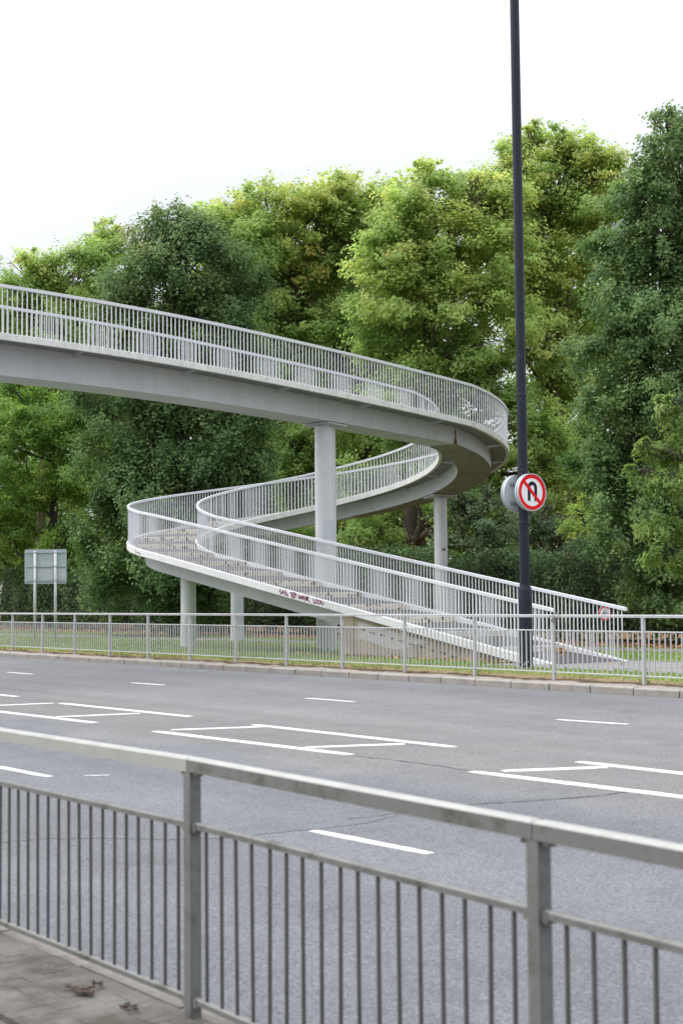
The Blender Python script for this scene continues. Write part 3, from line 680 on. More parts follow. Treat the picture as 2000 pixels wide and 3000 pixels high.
b.prism(ring, T, (0, 0, 1), R3*.108+np.array([0, 0, 1.22]), .02); b.build('lock_cover', 'navy', lamp)
b = MB(); rr = random.Random(9)
for k in range(26):
    a_ = la+rr.uniform(-1.4, 1.4); z = rr.uniform(0.02, .26)*rr.random(); b.prism([(rr.uniform(.01, .03)*cos(t), rr.uniform(.01, .035)*sin(t)) for t in np.linspace(0, 2*pi, 7, endpoint=False)], (-sin(a_), cos(a_), 0), (0, 0, 1), np.array([cos(a_)*.1222, sin(a_)*.1222, z+.03]), .0015)
b.build('paint_chips', 'bare', lamp)
b = MB()
for k in range(22):
    a_ = la+rr.uniform(-1.0, 1.0); z = rr.uniform(2.0, 7.5); s0 = rr.uniform(.002, .006)
    b.prism([(s0*cos(t), s0*1.5*sin(t)) for t in np.linspace(0, 2*pi, 6, endpoint=False)], (-sin(a_), cos(a_), 0), (0, 0, 1), np.array([cos(a_)*.0915, sin(a_)*.0915, z]), .001)
b.build('paint_chips', 'bare', lamp)
ZS = CAMH+(1752-1442)/FPX*27.6
def ringpoly(b, ro, ri, X, Y, o, th, n=48, mi=0):
    X, Y, o = (np.asarray(q, float) for q in (X, Y, o)); Z = np.cross(X, Y); vs = []
    for r in (ro, ri):
        for zz in (0, th):
            for j in range(n): vs.append(o+X*r*cos(2*pi*j/n)+Y*r*sin(2*pi*j/n)+Z*zz)
    k = lambda a_, j: a_*n+j % n
    fs = []
    for j in range(n):
        fs += [(k(1, j), k(1, j+1), k(3, j+1), k(3, j)), (k(0, j+1), k(0, j), k(2, j), k(2, j+1)), (k(0, j), k(0, j+1), k(1, j+1), k(1, j)), (k(3, j), k(3, j+1), k(2, j+1), k(2, j))]
    b.add(vs, fs, mi)
disc = lambda r, n=48: [(r*cos(2*pi*j/n), r*sin(2*pi*j/n)) for j in range(n)]
def round_sign(dirx, label, face):
    c = np.array([LP[0]+dirx*.105, LP[1], ZS]); root = empty('road_sign', c, label, 'road sign')
    X = np.array([0, dirx, 0.]); Y = np.array([0, 0, 1.]); Z = np.array([dirx, 0, 0.])
    b = MB(); b.prism(disc(.322), X, Y, Z*.03, .085); ringpoly(b, .336, .30, X, Y, Z*.035, .03); ringpoly(b, .334, .3195, X, Y, Z*.108, .020); smooth_by_angle(b.build('sign_box', 'signbox', root), 40)
    for zz in (-.17, .17):
        b = MB(); b.box(Z*.005+Y*zz, (.02 , .40, .03)); b.box(Z*.018+Y*(zz+.022), (.03, .42, .006), ); b.box(Z*.018+Y*(zz-.022), (.03, .42, .006)); b.build('mounting_channel', 'signgrey', root)
        b = MB(); ringpoly(b, .104, .094, (1, 0, 0), (0, 1, 0), -Z*.105+Y*(zz-.015), .03, 24); b.build('clamp_band', 'signgrey', root)
    if face:
        b = MB(); b.prism(disc(.3185), X, Y, Z*.1152, .0045); b.build('sign_face', 'signwhite', root)
        b = MB(); ringpoly(b, .316, .250, X, Y, Z*.1205, .002); b.build('red_ring', 'signred', root)
        b = MB(); arch = []                           # black U-turn arrow with notched feet
        ro, ri, cx, cyy = .112, .045, .008, .08
        for t in np.linspace(0, pi, 15): arch.append((cx+ro*cos(t), cyy+ro*sin(t)))
        arch += [(cx-ro, -.165), (cx-ro+.033, -.135), (cx-ri, -.165)]
        arch += [(cx-ri, cyy)]+[(cx+ri*cos(t), cyy+ri*sin(t)) for t in np.linspace(pi, 0, 10)][1:]
        arch += [(cx+ri, -.165), (cx+ri+.032, -.135), (cx+ro, -.165)]
        n = len(arch); half = 15
        vs = [Z*.1205+X*x_+Y*y_ for x_, y_ in arch]; o_pts = arch[:15]; i_pts = [(cx-ri, cyy)]+[(cx+ri*cos(t), cyy+ri*sin(t)) for t in np.linspace(pi, 0, 15)][1:]
        i_pts = i_pts[::-1]
        b.add([Z*.1208+X*p[0]+Y*p[1] for p in o_pts]+[Z*.1208+X*p[0]+Y*p[1] for p in i_pts], [(j, j+1, 15+j+1, 15+j) for j in range(14)])
        for sx in (-1, 1):
            xa, xb = (cx-ro, cx-ri) if sx < 0 else (cx+ri, cx+ro); xm = (xa+xb)/2
            q = [(xa, cyy), (xb, cyy), (xb, -.18), (xm, -.142), (xa, -.18)]
            b.add([Z*.1208+X*p[0]+Y*p[1] for p in q], [(0, 4, 3, 2, 1)])
        b.build('turn_arrow', 'signblack', root)
        b = MB(); ang = radians(-45); D1 = X*cos(ang)+Y*sin(ang); D2 = -X*sin(ang)+Y*cos(ang)
        b.prism([(-.275, -.031), (.275, -.031), (.275, .031), (-.275, .031)], D1, D2, Z*.1215, .002); b.build('red_slash', 'signred', root)
    return root
round_sign(1, 'round no U-turn sign with red ring and slash on the lamp post', True)
round_sign(-1, 'grey back of a round sign box clamped behind the no U-turn sign', False)

# no-cycling plate on the end of the far parapet
s = float(S_E-.62); P = pt(s, A(s), 0); P[2] = CAMH-(1796-1751)/FPX*32.2
h = head(S_E)-radians(10); Z = np.array([cos(h), sin(h), 0]); X = np.array([-sin(h), cos(h), 0]); Y = np.array([0, 0, 1.])
P = P+Z*.03
ns = empty('cycle_sign', P, 'small round no cycling sign fixed to the lower end of the ramp parapet', 'road sign')
b = MB(); b.prism(disc(.15, 36), X, Y, Z*0, .006); b.build('plate', 'signwhite', ns)
b = MB(); ringpoly(b, .148, .118, X, Y, Z*.0065, .0015, 36); b.build('red_ring', 'signred', ns)
b = MB(); k_ = .0083
for cx in (-.048, .048): ringpoly(b, .036, .027, X, Y, Z*.0068+X*cx-Y*.022, .001, 18)
def bl(x0, y0, x1, y1, wd=.008):
    L = hypot(x1-x0, y1-y0); tx, ty = (x1-x0)/L, (y1-y0)/L; b.prism([(0, -wd/2), (L, -wd/2), (L, wd/2), (0, wd/2)], X*tx+Y*ty, -X*ty+Y*tx, Z*.0068+X*x0+Y*y0, .001)
for q in ((-.048, -.022, -.022, .026), (-.022, .026, .03, .026), (.03, .026, .0, -.022), (0, -.022, -.022, .026), (-.048, -.022, 0, -.022), (.048, -.022, .026, .045), (.026, .045, .045, .05), (-.022, .026, -.028, .042), (-.042, .042, -.014, .042)): bl(*q)
b.build('bicycle_symbol', 'signblack', ns)
b = MB(); b.box(-Z*.008, (.012, .2, .03), Z, X); b.build('fixing_clip', 'signgrey', ns)

# ------------------------------------------------------------------ road sign seen from behind
c1, c2 = at(103, 1879, 50.2), at(163, 1881, 50.2); c1[2] = c2[2] = ZG
ctr = (c1+c2)/2; bs_ = empty('sign_board', ctr, 'back of grey rectangular road sign on two posts beyond the far guard rail', 'road sign')
D = (c2-c1); gap = np.linalg.norm(D); D = D/gap; Zb = np.array([D[1], -D[0], 0.])     # Zb towards the camera
top = 3.02; bot = 1.90; bw = 1.36
for sx in (-1, 1):
    b = MB(); q = D*sx*gap/2+Zb*.05; b.tube([(q[0], q[1], -.3), (q[0], q[1], top-.05)], .046, 20); b.build('post', 'railpaint', bs_, True)
b = MB(); rx, rz = bw/2, (top-bot)/2; rc = .05
poly = []
for (sx, sz, a0) in ((1, 1, 0), (-1, 1, pi/2), (-1, -1, pi), (1, -1, 3*pi/2)):
    for t in np.linspace(0, pi/2, 5): poly.append((sx*(rx-rc)+rc*cos(a0+t), sz*(rz-rc)+rc*sin(a0+t)))
b.prism(poly, D, (0, 0, 1), np.array([0, 0, (top+bot)/2])-Zb*.03, .012); b.build('panel', 'signgrey', bs_)
for zz in (top-.1, (top+bot)/2, bot+.1):
    b = MB(); b.box(np.array([0, 0, zz])-Zb*.004, (bw-.08, .03, .035), D, Zb); b.build('stiffener', 'signgrey', bs_)
    for sx in (-1, 1):
        b = MB(); q = D*sx*gap/2+Zb*.05; ringpoly(b, .052, .045, (1, 0, 0), (0, 1, 0), (q[0], q[1], zz-.02), .04, 20); b.build('clamp_band', 'signgrey', bs_)
def bpatch(x0, x1, z0, z1, seed, mt='signgrey2'):
    b = MB(); rr = random.Random(seed); n = 8; pl = [(x0+(x1-x0)*i/n, z0+rr.uniform(0, .03)) for i in range(n+1)]+[(x1-(x1-x0)*i/n, z1-rr.uniform(0, .05)) for i in range(n+1)]
    b.prism(pl, D, (0, 0, 1), np.array([0, 0, 0.])-Zb*.0175, .001); b.build('paint_patch', mt, bs_)
bpatch(-.15, .30, 2.48, 2.66, 1); bpatch(-.24, .64, 2.03, 2.43, 2); bpatch(-.52, -.44, 2.02, 2.42, 3); bpatch(-.64, -.56, 2.0, 2.03, 4, 'signwhite')
b = MB(); b.box((D*.61+np.array([0, 0, 2.49])-Zb*.012), (.09, .012, .09), D, Zb); b.build('paint_patch', 'signgrey2', bs_)

# ------------------------------------------------------------------ foliage
def leaf_object(name, P, Nn, size, tint, mt, parent=None, asp=.85, droop=None):
    n = len(P); Nn = Nn/(np.linalg.norm(Nn, axis=1, keepdims=True)+1e-9)
    r = rng.normal(size=(n, 3)) if droop is None else rng.normal(size=(n, 3))*.5+np.array([0, 0, -droop])
    a = r-Nn*(r*Nn).sum(1, keepdims=True); a /= np.linalg.norm(a, axis=1, keepdims=True)+1e-9; b = np.cross(Nn, a)
    L = size[:, None]*.5; Wd = L*asp*rng.uniform(.75, 1.1, (n, 1)); fold = Nn*L*rng.uniform(.05, .35, (n, 1))
    V = np.empty((n, 4, 3), np.float32); V[:, 0] = P-a*L; V[:, 1] = P+b*Wd+fold-a*L*.15; V[:, 2] = P+a*L; V[:, 3] = P-b*Wd+fold-a*L*.15
    me = bpy.data.meshes.new(name); me.vertices.add(n*4); me.vertices.foreach_set('co', V.ravel())
    i0 = np.arange(n, dtype=np.int32)*4
    idx = np.stack([i0, i0+1, i0+2, i0, i0+2, i0+3], 1).ravel(); me.loops.add(n*6); me.loops.foreach_set('vertex_index', idx)
    me.polygons.add(n*2); me.polygons.foreach_set('loop_start', np.arange(n*2, dtype=np.int32)*3)
    at_ = me.attributes.new('tint', 'FLOAT', 'FACE'); at_.data.foreach_set('value', np.repeat(np.clip(tint, 0, 1), 2).astype(np.float32))
    me.materials.append(M[mt]); me.update(calc_edges=True); me.validate()
    o = link(name, me)
    return o
def lobe_leaves(c, R, n_cl, per, csz, leaf, base_t, sp=.12, flat=.55, shell=.45, hang=0., boughs=16):
    """leaves in clumps, clumps on boughs, boughs spread over an uneven ball"""
    csz = min(csz, .55*R)
    nb = max(5, int(boughs*rng.uniform(.8, 1.2)))
    bd = rng.normal(size=(nb, 3)); bd /= np.linalg.norm(bd, axis=1, keepdims=True)
    bd[:, 2] = np.where((bd[:, 2] < -.3) & (rng.random(nb) < .6), -bd[:, 2], bd[:, 2])
    brad = R*(shell+(1.2-shell)*rng.random(nb)**.9); bc = c+bd*brad[:, None]; bs_r = R*np.clip(rng.normal(.45, .13, nb), .2, .75)
    w_ = rng.integers(0, nb, n_cl); q = rng.normal(size=(n_cl, 3)); q /= np.linalg.norm(q, axis=1, keepdims=True)
    q *= (rng.random((n_cl, 1))**.45)*np.array([1.1, 1.1, .75]); cc = bc[w_]+q*bs_r[w_][:, None]
    d = cc-c; d /= np.linalg.norm(d, axis=1, keepdims=True)+1e-9
    k = rng.poisson(per, n_cl); idx = np.repeat(np.arange(n_cl), k); n = len(idx)
    ax = rng.normal(size=(n_cl, 3))*.5+d+np.array([0, 0, .1]); ax /= np.linalg.norm(ax, axis=1, keepdims=True)
    t = np.clip(rng.normal(size=(n, 1)), -1.6, 1.6)*csz*.85*rng.uniform(.6, 1.4, n_cl)[idx][:, None]
    q = np.clip(rng.normal(size=(n, 3)), -2, 2)*csz*.55*np.array([1, 1, flat])+ax[idx]*t
    q[:, 2] -= hang*np.abs(rng.normal(size=n))*csz
    P = cc[idx]+q
    Nn = np.array([0, 0, .75])+(d[idx]*.85+q/(csz+1e-6)*.15)+rng.normal(size=(n, 3))*.42
    tint = base_t+(rng.normal(size=nb)*sp*.6)[w_][idx]+(rng.normal(size=n_cl)*sp*.6)[idx]+rng.normal(size=n)*sp*.5
    return P, Nn, leaf*rng.uniform(.65, 1.25, n), tint
def branchy(b, p0, p1, r0, r1, n=7, wob=.06, seed=0, sag=0.):
    rr = random.Random(seed); p0, p1 = np.array(p0, float), np.array(p1, float); L = np.linalg.norm(p1-p0); pts = []; rad = []
    for i in range(n):
        t = i/(n-1); e = wob*L*(0 if i in (0, n-1) else 1)
        pts.append(p0+(p1-p0)*t+np.array([rr.gauss(0, e), rr.gauss(0, e), rr.gauss(0, e*.6)+sag*L*(t*(1-t))])); rad.append(r0+(r1-r0)*t)
    b.tube(pts, rad, 7); return pts
def tree(name, label, base_px, depth, lobes, leaf, mt, bark, trunk_r, dens, per, csz, base_t, sp=.12, zs=.6, limbs=(), dy=0, hang=0., flat=.55, asp=.85, droop=None, shell=.45, trunk_top=None, group=None, seed=1, yellow=None):
    rr = random.Random(seed); base = at(base_px, 1757, depth); base[2] = ZG-.1
    root = empty(name, base, label, 'tree', group)
    lobes = [(l[0], l[1]+dy*max(0., (1300-l[1])/800.), *l[2:]) for l in lobes]
    for l in list(lobes):                              # leading shoots that break the outline
        if not any(o_[1] < l[1]-.5*l[2] and abs(o_[0]-l[0]) < .6*o_[2] for o_ in lobes):
            for _ in range(4):
                a_ = rr.uniform(-1.0, 1.0); q_ = rr.uniform(.85, 1.25); lobes.append((l[0]+sin(a_)*l[2]*q_, l[1]-cos(a_)*l[2]*q_, min(30, l[2]*rr.uniform(.16, .32))))
    C3 = []
    for i, l in enumerate(lobes):
        x, y, r = l[:3]; dd = (l[3] if len(l) > 3 else rr.uniform(-1, 1))*zs*depth*110/FPX*1.4
        C3.append((at(x, y, depth+dd), r*(depth+dd)/FPX))
    Ps = []; Ns = []; Ss = []; Ts = []
    for (c, R), l in zip(C3, lobes):
        n = max(6, int(dens*R*R)); bt = base_t+rr.gauss(0, sp*.5)
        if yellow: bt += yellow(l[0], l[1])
        if l[2] < 32 and droop is None: P, Nn, S, T = lobe_leaves(c, R*1.5, 4, per*.4, csz*.8, leaf, bt+.06, sp, flat, .1, hang, 4)
        else: P, Nn, S, T = lobe_leaves(c, R, n, per, csz, leaf, bt, sp, flat, shell, hang)
        k = P[:, 2] > ZG+.15
        Ps.append(P[k]); Ns.append(Nn[k]); Ss.append(S[k]); Ts.append(T[k])
    o = leaf_object('crown', np.concatenate(Ps), np.concatenate(Ns), np.concatenate(Ss), np.concatenate(Ts), mt, asp=asp, droop=droop); adopt(o, root)
    # trunk and limbs
    b = MB(); ys = sorted(C3, key=lambda q: q[0][2]); tz = trunk_top or (base[2]+(ys[-1][0][2]-base[2])*.8)
    tp = []; tr_ = []; cx = np.mean([q[0] for q in C3], 0)
    for i in range(9):
        t = i/8; e = base*(1-t**2*.5)+np.array([cx[0], cx[1], 0])*(t**2*.5); tp.append(np.array([e[0]+rr.gauss(0, .06), e[1]+rr.gauss(0, .06), base[2]+(tz-base[2])*t])); tr_.append(trunk_r*(1.25 if i == 0 else 1-.75*t))
    b.tube(tp, tr_, 12)
    for j, (c, R) in enumerate(C3):
        zz = min(max(c[2]-R*rr.uniform(.8, 2.2)-1, base[2]+2.2), tz*.97); t = (zz-base[2])/(tz-base[2]); i = min(7, int(t*8)); f = t*8-i
        p0 = tp[i]*(1-f)+tp[i+1]*f; r0 = max(.03, (tr_[i]*(1-f)+tr_[i+1]*f)*.5) if droop is None else .014
        pts = branchy(b, p0, c, r0, .02 if droop is None else .006, 7, .05, j+seed, .12)
        for k in range(4):
            dv = np.array([rr.gauss(0, 1), rr.gauss(0, 1), rr.gauss(.2, .8)]); dv /= np.linalg.norm(dv); branchy(b, pts[rr.randint(3, 6)], c+dv*R*.9, .022 if droop is None else .006, .006 if droop is None else .003, 5, .07, j*7+k)
    for (pl, ra, rb) in limbs:
        P3 = [at(x, y, depth+dz) for x, y, dz in pl]
        b.tube(P3, list(np.linspace(ra, rb, len(P3))), 9)
    o = b.build('trunk', bark, None, True); adopt(o, root)
    return root

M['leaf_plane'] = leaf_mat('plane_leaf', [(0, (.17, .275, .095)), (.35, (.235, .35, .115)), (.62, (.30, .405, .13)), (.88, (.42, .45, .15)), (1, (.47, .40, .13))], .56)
M['leaf_lime'] = leaf_mat('lime_leaf', [(0, (.05, .10, .040)), (.4, (.10, .175, .062)), (.7, (.16, .235, .085)), (.88, (.25, .28, .13)), (1, (.36, .36, .2))], .35)
M['leaf_limeb'] = leaf_mat('fresh_lime_leaf', [(0, (.065, .13, .05)), (.4, (.13, .215, .08)), (.7, (.19, .28, .11)), (.88, (.25, .31, .12)), (1, (.36, .38, .18))], .38)
M['leaf_bright'] = leaf_mat('bright_leaf', [(0, (.09, .17, .045)), (.4, (.16, .27, .07)), (.7, (.235, .34, .09)), (1, (.33, .40, .11))], .55)
M['leaf_hedge'] = leaf_mat('hedge_leaf', [(0, (.03, .062, .025)), (.4, (.062, .11, .042)), (.7, (.09, .145, .05)), (.92, (.14, .18, .065)), (1, (.22, .11, .045))], .22)
M['leaf_pale'] = leaf_mat('pale_shrub_leaf', [(0, (.05, .085, .04)), (.4, (.10, .155, .075)), (.7, (.165, .22, .115)), (1, (.26, .30, .16))], .35)
M['leaf_chest'] = leaf_mat('long_leaf', [(0, (.10, .17, .05)), (.4, (.17, .26, .078)), (.7, (.24, .325, .105)), (1, (.32, .38, .15))], .45)

PL = dict(leaf=.165, mt='leaf_plane', bark='bark', dens=44, per=52, csz=.34, sp=.12)
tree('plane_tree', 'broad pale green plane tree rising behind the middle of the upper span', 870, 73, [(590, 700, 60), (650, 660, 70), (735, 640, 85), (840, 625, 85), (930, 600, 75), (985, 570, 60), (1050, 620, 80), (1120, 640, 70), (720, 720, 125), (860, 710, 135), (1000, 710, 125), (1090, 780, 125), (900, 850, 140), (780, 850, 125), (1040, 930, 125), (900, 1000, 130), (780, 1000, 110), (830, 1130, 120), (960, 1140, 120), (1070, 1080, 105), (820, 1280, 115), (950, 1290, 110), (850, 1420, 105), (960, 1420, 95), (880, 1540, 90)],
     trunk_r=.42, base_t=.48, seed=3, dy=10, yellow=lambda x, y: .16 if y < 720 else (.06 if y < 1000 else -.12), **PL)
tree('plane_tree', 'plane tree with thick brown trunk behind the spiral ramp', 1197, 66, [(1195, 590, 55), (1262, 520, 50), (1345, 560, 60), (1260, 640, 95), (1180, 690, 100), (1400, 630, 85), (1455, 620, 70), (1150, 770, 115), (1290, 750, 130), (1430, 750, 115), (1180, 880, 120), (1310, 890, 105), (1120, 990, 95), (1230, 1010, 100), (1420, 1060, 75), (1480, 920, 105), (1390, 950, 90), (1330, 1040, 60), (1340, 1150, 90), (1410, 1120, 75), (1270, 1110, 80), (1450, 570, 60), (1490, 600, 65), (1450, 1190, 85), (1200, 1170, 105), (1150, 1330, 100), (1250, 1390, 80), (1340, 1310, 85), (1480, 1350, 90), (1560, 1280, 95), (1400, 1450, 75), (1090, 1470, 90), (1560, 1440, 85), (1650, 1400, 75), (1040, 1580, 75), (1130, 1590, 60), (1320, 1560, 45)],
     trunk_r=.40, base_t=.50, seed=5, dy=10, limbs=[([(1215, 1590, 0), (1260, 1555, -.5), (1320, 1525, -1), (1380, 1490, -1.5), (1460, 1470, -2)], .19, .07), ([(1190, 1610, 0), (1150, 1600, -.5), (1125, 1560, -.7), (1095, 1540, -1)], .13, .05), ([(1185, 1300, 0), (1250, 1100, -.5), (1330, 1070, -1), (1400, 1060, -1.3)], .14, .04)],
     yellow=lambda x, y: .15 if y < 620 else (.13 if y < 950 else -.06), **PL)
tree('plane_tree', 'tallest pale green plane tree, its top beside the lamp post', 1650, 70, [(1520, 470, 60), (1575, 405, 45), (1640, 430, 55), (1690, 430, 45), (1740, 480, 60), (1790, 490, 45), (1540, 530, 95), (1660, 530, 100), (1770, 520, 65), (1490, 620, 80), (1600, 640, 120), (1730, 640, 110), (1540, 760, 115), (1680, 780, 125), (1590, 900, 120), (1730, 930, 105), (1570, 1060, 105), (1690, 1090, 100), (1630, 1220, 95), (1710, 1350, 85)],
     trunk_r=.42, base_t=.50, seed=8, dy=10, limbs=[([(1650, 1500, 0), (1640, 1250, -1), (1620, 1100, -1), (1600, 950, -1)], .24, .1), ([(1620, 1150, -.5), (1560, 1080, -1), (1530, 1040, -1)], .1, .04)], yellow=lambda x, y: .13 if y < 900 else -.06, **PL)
PB = dict(PL, leaf=.26, dens=14, per=44, csz=.6)  # added back trees, filling sky gaps between the front crowns
tree('plane_tree', 'farther plane tree added as fill between the two middle plane trees', 1080, 92, [(1090, 700, 120), (1170, 620, 80), (1060, 860, 150), (1160, 960, 140), (1000, 1050, 140), (1120, 1180, 140), (980, 1280, 130), (1100, 1400, 130), (1240, 1260, 110), (700, 780, 120), (760, 950, 140), (720, 1150, 140), (800, 1330, 130), (900, 1500, 130)], trunk_r=.4, base_t=.36, seed=51, **PB)
tree('plane_tree', 'farther plane tree added as fill between lamp post and right-hand lime', 1600, 90, [(1470, 640, 90), (1450, 800, 120), (1600, 720, 120), (1760, 640, 100), (1780, 820, 130), (1620, 900, 120), (1760, 1000, 130), (1560, 1180, 90), (1700, 1200, 130), (1600, 1400, 100), (1740, 1420, 120)], trunk_r=.4, base_t=.38, seed=53, **PB)
tree('roadside_tree', 'light green tree at the frame edge behind the high end of the span', 120, 88, [(60, 850, 75), (110, 795, 55), (60, 930, 90), (190, 850, 80), (250, 790, 75), (312, 690, 40), (320, 760, 60), (150, 950, 100), (40, 1020, 95), (250, 930, 95), (330, 860, 75), (-40, 900, 90), (100, 1060, 95), (210, 1060, 95)],
     trunk_r=.36, base_t=.42, seed=12, yellow=lambda x, y: .1 if y < 800 else .02, **PL)
tree('roadside_tree', 'bright green low tree beneath the high end of the span', 165, 80, [(60, 1190, 110), (180, 1200, 110), (80, 1330, 120), (200, 1340, 110), (40, 1470, 110), (170, 1480, 115), (290, 1290, 85), (280, 1200, 75), (70, 1590, 75), (210, 1590, 75), (-50, 1350, 110), (-40, 1550, 90), (300, 1420, 65)],
     .15, 'leaf_bright', 'bark_dark', .30, 36, 48, .32, .46, .15, seed=14)
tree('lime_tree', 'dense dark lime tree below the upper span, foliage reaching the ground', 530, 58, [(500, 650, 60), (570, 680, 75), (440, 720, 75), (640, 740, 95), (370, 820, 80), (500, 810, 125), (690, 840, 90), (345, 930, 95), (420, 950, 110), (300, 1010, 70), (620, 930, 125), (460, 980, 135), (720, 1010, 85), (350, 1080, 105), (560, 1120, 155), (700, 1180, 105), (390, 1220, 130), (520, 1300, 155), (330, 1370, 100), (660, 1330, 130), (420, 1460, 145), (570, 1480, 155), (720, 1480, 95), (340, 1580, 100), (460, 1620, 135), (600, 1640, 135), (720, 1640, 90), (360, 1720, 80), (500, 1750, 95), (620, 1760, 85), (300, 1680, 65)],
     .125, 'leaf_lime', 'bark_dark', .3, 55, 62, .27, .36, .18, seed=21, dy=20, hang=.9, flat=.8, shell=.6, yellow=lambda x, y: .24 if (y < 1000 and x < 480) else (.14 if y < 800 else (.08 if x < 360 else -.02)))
tree('lime_tree', 'tall dark lime tree filling the frame edge behind the ramp foot', 2080, 42, [(1985, 370, 75), (1915, 440, 70), (2030, 450, 115), (1860, 550, 90), (1960, 590, 120), (1830, 690, 90), (1930, 770, 125), (2040, 750, 120), (1800, 840, 95), (1900, 930, 125), (2010, 950, 125), (1790, 1040, 105), (1900, 1130, 125), (2020, 1150, 125), (1765, 1220, 95), (1880, 1230, 115), (1850, 1310, 125), (1970, 1340, 130), (1735, 1350, 65), (1820, 1470, 105), (1940, 1530, 130), (1850, 1610, 95), (1960, 1700, 105), (2060, 1640, 120), (1785, 1560, 60), (1880, 1740, 65), (2080, 900, 120), (2090, 1350, 130), (2080, 600, 120)],
     .105, 'leaf_limeb', 'bark_dark', .32, 100, 56, .18, .42, .18, seed=25, dy=30, hang=.8, flat=.8, shell=.6, zs=.7)
tree('chestnut_tree', 'light green long leaved branches reaching in over the dark lime tree', 2330, 36, [(1945, 1190, 26), (1985, 1235, 34), (1885, 1325, 26), (1950, 1335, 38), (2010, 1320, 50), (1845, 1385, 18), (1925, 1415, 34), (2000, 1420, 46), (1885, 1550, 26), (1950, 1545, 36), (2010, 1560, 50), (1920, 1630, 28), (1985, 1655, 38)],
     .16, 'leaf_chest', 'bark_dark', .09, 230, 30, .13, .5, .13, seed=31, hang=1.0, flat=.5, asp=.30, droop=.9, zs=.25, trunk_top=6.5)
tree('shrub', 'pale grey green shrub behind the hedge, right of the rear column', 1390, 57, [(1330, 1510, 55), (1400, 1490, 65), (1460, 1540, 70), (1380, 1580, 75), (1330, 1620, 60), (1470, 1620, 70), (1420, 1660, 60)], .10, 'leaf_pale', 'bark_dark', .09, 80, 34, .2, .42, .14, seed=41, zs=.4)
tree('shrub', 'green shrub behind the hedge beneath the no U-turn sign', 1590, 60, [(1530, 1580, 60), (1600, 1560, 65), (1660, 1600, 60), (1560, 1660, 70), (1650, 1680, 60)], .10, 'leaf_pale', 'bark_dark', .09, 80, 34, .2, .30, .14, seed=43, zs=.4)
tree('shrub', 'yellow green shrub behind the hedge beside the right-hand lime tree', 1740, 58, [(1710, 1540, 55), (1760, 1500, 55), (1740, 1590, 65), (1800, 1580, 65), (1700, 1640, 55)], .10, 'leaf_bright', 'bark_dark', .08, 80, 34, .2, .68, .14, seed=45, zs=.4)

# hedge along the back of the verge
def hedge(x0, x1, label):
    n = int((x1-x0)*1900); x = rng.uniform(x0, x1, n); u = rng.random(n)
    topz = 2.7+.25*np.sin(x*.37)+.18*np.sin(x*1.3+1)+.1*np.sin(x*3.1)
    depthn = .35*np.sin(x*.8)+.25*np.sin(x*2.3)+.15*np.sin(x*5.7)
    front = u < .62; z = np.where(front, ZG+.12+(topz-.1)*rng.random(n)**.9, topz+ZG)
    y = np.where(front, 32.2+depthn*.6+.3*(z/2.8)**3+.22*np.sin(z*3+x*2.2), 32.3+2.4*rng.random(n))
    P = np.stack([x, y, z], 1)+rng.normal(size=(n, 3))*.12
    Nn = np.where(front[:, None], np.array([0, -.8, .55]), np.array([0, -.1, 1]))+rng.normal(size=(n, 3))*.5
    t = .34+.2*np.sin(x*2.1+z*2)*np.cos(x*.9-z*3)+rng.normal(size=n)*.14+np.where(rng.random(n) < .012, .6, 0)
    root = empty('hedge', ((x0+x1)/2, 33.4, ZG), label, 'hedge')
    o = leaf_object('foliage', P, Nn, rng.uniform(.07, .14, n), t, 'leaf_hedge'); adopt(o, root)
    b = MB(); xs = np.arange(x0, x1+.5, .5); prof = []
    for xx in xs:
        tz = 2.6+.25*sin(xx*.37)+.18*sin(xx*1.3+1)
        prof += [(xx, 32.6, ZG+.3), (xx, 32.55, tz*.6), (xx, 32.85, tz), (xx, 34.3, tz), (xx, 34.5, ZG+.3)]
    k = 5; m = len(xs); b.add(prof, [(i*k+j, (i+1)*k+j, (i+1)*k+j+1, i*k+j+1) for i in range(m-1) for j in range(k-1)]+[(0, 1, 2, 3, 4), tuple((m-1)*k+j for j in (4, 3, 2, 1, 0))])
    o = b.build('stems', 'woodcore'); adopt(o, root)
hedge(-78, -14, 'long dark green clipped hedge behind the verge and the ramp')

# distant wood that closes the gaps low down
def woodland():
    Ps, Ns, Ss, Ts = [], [], [], []
    for i in range(34):
        x = -250+i*80+random.uniform(-25, 25); d_ = random.uniform(92, 112)
        for (y, r) in ((1700, 90), (1590, 95), (1480, 85 if x > 1250 else 95), (1370, 95), (1260, 90), (1160, 90), (1060, 85), (960, 80)):
            if x > 1250 and y < 1450: continue
            P, Nn, S, T = lobe_leaves(at(x+random.uniform(-30, 30), y+random.uniform(-25, 25), d_), r*d_/FPX, 60, 14, .6, .46, .22, .12)
            Ps.append(P); Ns.append(Nn); Ss.append(S); Ts.append(T)
    P = np.concatenate(Ps); k = P[:, 2] > ZG
    o = leaf_object('woodland', P[k], np.concatenate(Ns)[k], np.concatenate(Ss)[k], np.concatenate(Ts)[k], 'leaf_plane'); o['kind'] = 'stuff'
    tag(o, 'distant belt of dark woodland behind the hedge', 'woodland')
woodland()

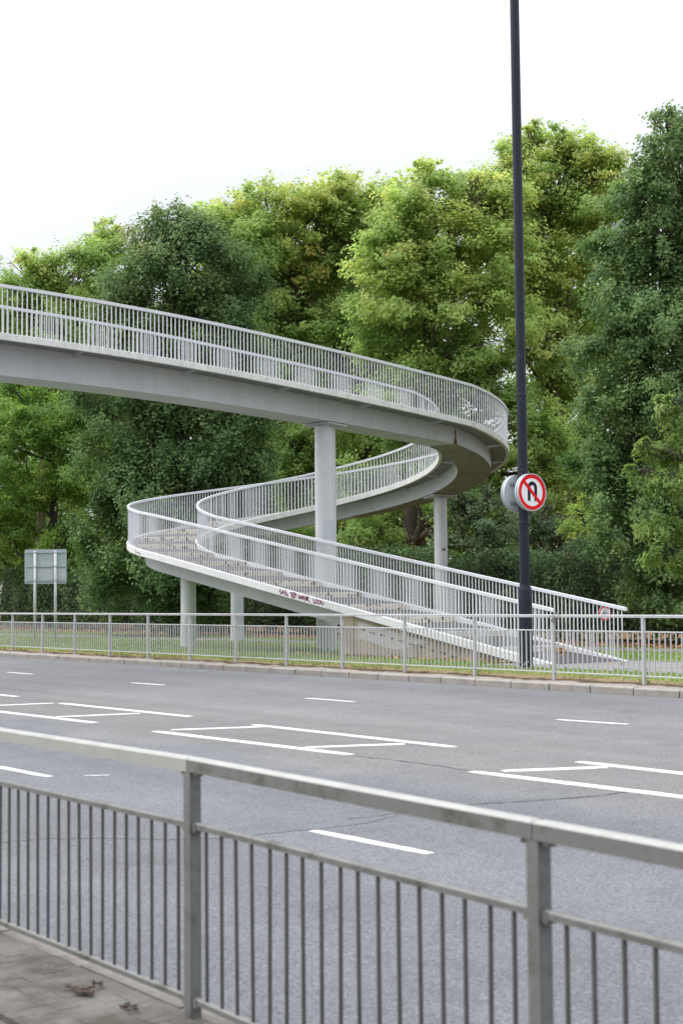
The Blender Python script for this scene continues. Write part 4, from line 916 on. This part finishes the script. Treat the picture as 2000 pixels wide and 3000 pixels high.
# ------------------------------------------------------------------ grass, weeds, fallen leaves
M['blade'] = leaf_mat('grass_blade', [(0, (.085, .145, .035)), (.4, (.155, .245, .055)), (.7, (.21, .28, .08)), (1, (.36, .30, .16))], .4)
M['fallen'] = leaf_mat('fallen_leaf', [(0, (.10, .055, .025)), (.4, (.22, .11, .045)), (.75, (.36, .20, .09)), (1, (.45, .34, .10))], .1)
def ok_ground(x, y):
    inramp = (x > -32.5) & (x < -22) & (y > 20.2) & (y < 22.5); path = (x > -23.4) & (y > 19.2) & (y < 22.9)
    yc = 25.35+(x+54)*.075; path2 = (y > yc-.95) & (y < yc+1.05)
    return ~(inramp | path | path2)
def gz(y): return np.interp(y, [16.95, 17.3, 17.8, 19, 60], [.085, .12, .165, ZG, ZG])
def grass():
    n = 95000; x = rng.uniform(-66, -12, n); y = 17.72+rng.random(n)**1.3*10.8
    den = .5+.5*np.sin(x*1.7+np.sin(y*2))*np.sin(y*1.9+x*.6); k = ok_ground(x, y) & (rng.random(n) < .45+.55*den); x, y = x[k], y[k]; n = len(x)
    hgt = rng.uniform(.04, .11, n)*np.where(y < 18.1, .6, 1.)
    P = np.stack([x, y, gz(y)+hgt*.4], 1); Nn = np.stack([rng.normal(size=n), rng.normal(size=n)-.6, rng.normal(size=n)*.3+1.1], 1)
    t = .4+.16*np.sin(x*.9)*np.sin(y*1.1)+rng.normal(size=n)*.13+np.where(y < 18.15, .3, 0)+np.where(rng.random(n) < .04, .5, 0)
    o = leaf_object('grass', P, Nn, hgt*1.3, t, 'blade', asp=.22, droop=-2.2); o['kind'] = 'stuff'; tag(o, 'short mown grass of the far verge with straw coloured tips', 'grass')
    n = 5200; x = rng.uniform(-60, -12, n); c = np.sin(x*2.3)+np.sin(x*5.1+1)+np.sin(x*.7); y = 17.42+np.abs(rng.normal(size=n))*.22
    k = rng.random(n) < np.clip(.25+.35*c, .03, 1); x, y = x[k], y[k]; n = len(x); hgt = rng.uniform(.03, .11, n)
    P = np.stack([x, y, gz(y)+hgt*.3], 1); Nn = np.stack([rng.normal(size=n), rng.normal(size=n)-.5, rng.normal(size=n)*.3+.2], 1)
    o = leaf_object('weeds', P, Nn, hgt, np.where(rng.random(n) < .25, .3, rng.uniform(.75, 1, n)), 'blade', asp=.25, droop=-1.6); o['kind'] = 'stuff'; tag(o, 'dry weeds and straw along the foot of the far guard rail', 'weeds')
def litter():
    n = 9500; x = rng.uniform(-76, -14, n); y = 29.8+rng.normal(size=n)*.95
    n2 = 550; x = np.r_[x, rng.uniform(-60, -14, n2)]; y = np.r_[y, rng.uniform(18, 28, n2)]
    n3 = 700; x = np.r_[x, rng.uniform(-31, -23, n3)]; y = np.r_[y, 20.28-np.abs(rng.normal(size=n3))*.16]
    k = (y > 17.6) & ~((x > -32.3) & (x < -22.3) & (y > 20.33) & (y < 22.5)); x, y = x[k], y[k]; n = len(x)
    P = np.stack([x, y, gz(y)+rng.uniform(.02, .06, n)], 1); Nn = np.array([0, 0, 1])+rng.normal(size=(n, 3))*.35
    o = leaf_object('fallen_leaves', P, Nn, rng.uniform(.05, .11, n), rng.random(n), 'fallen'); o['kind'] = 'stuff'; tag(o, 'orange brown fallen leaves scattered along the hedge foot', 'leaves')
    # leaves caught on the last tread
    q = np.array([pt(S_E-1.45+rng.normal()*.16, .55+rng.normal()*.2, -.09+rng.uniform(0, .07)) for _ in range(60)])
    o = leaf_object('leaf_drift', q, np.array([0, 0, 1])+rng.normal(size=(60, 3))*.5, rng.uniform(.06, .11, 60), rng.uniform(.3, .8, 60), 'fallen'); o['kind'] = 'stuff'; tag(o, 'small drift of orange leaves on the lowest ramp tread', 'leaves')
grass(); litter()
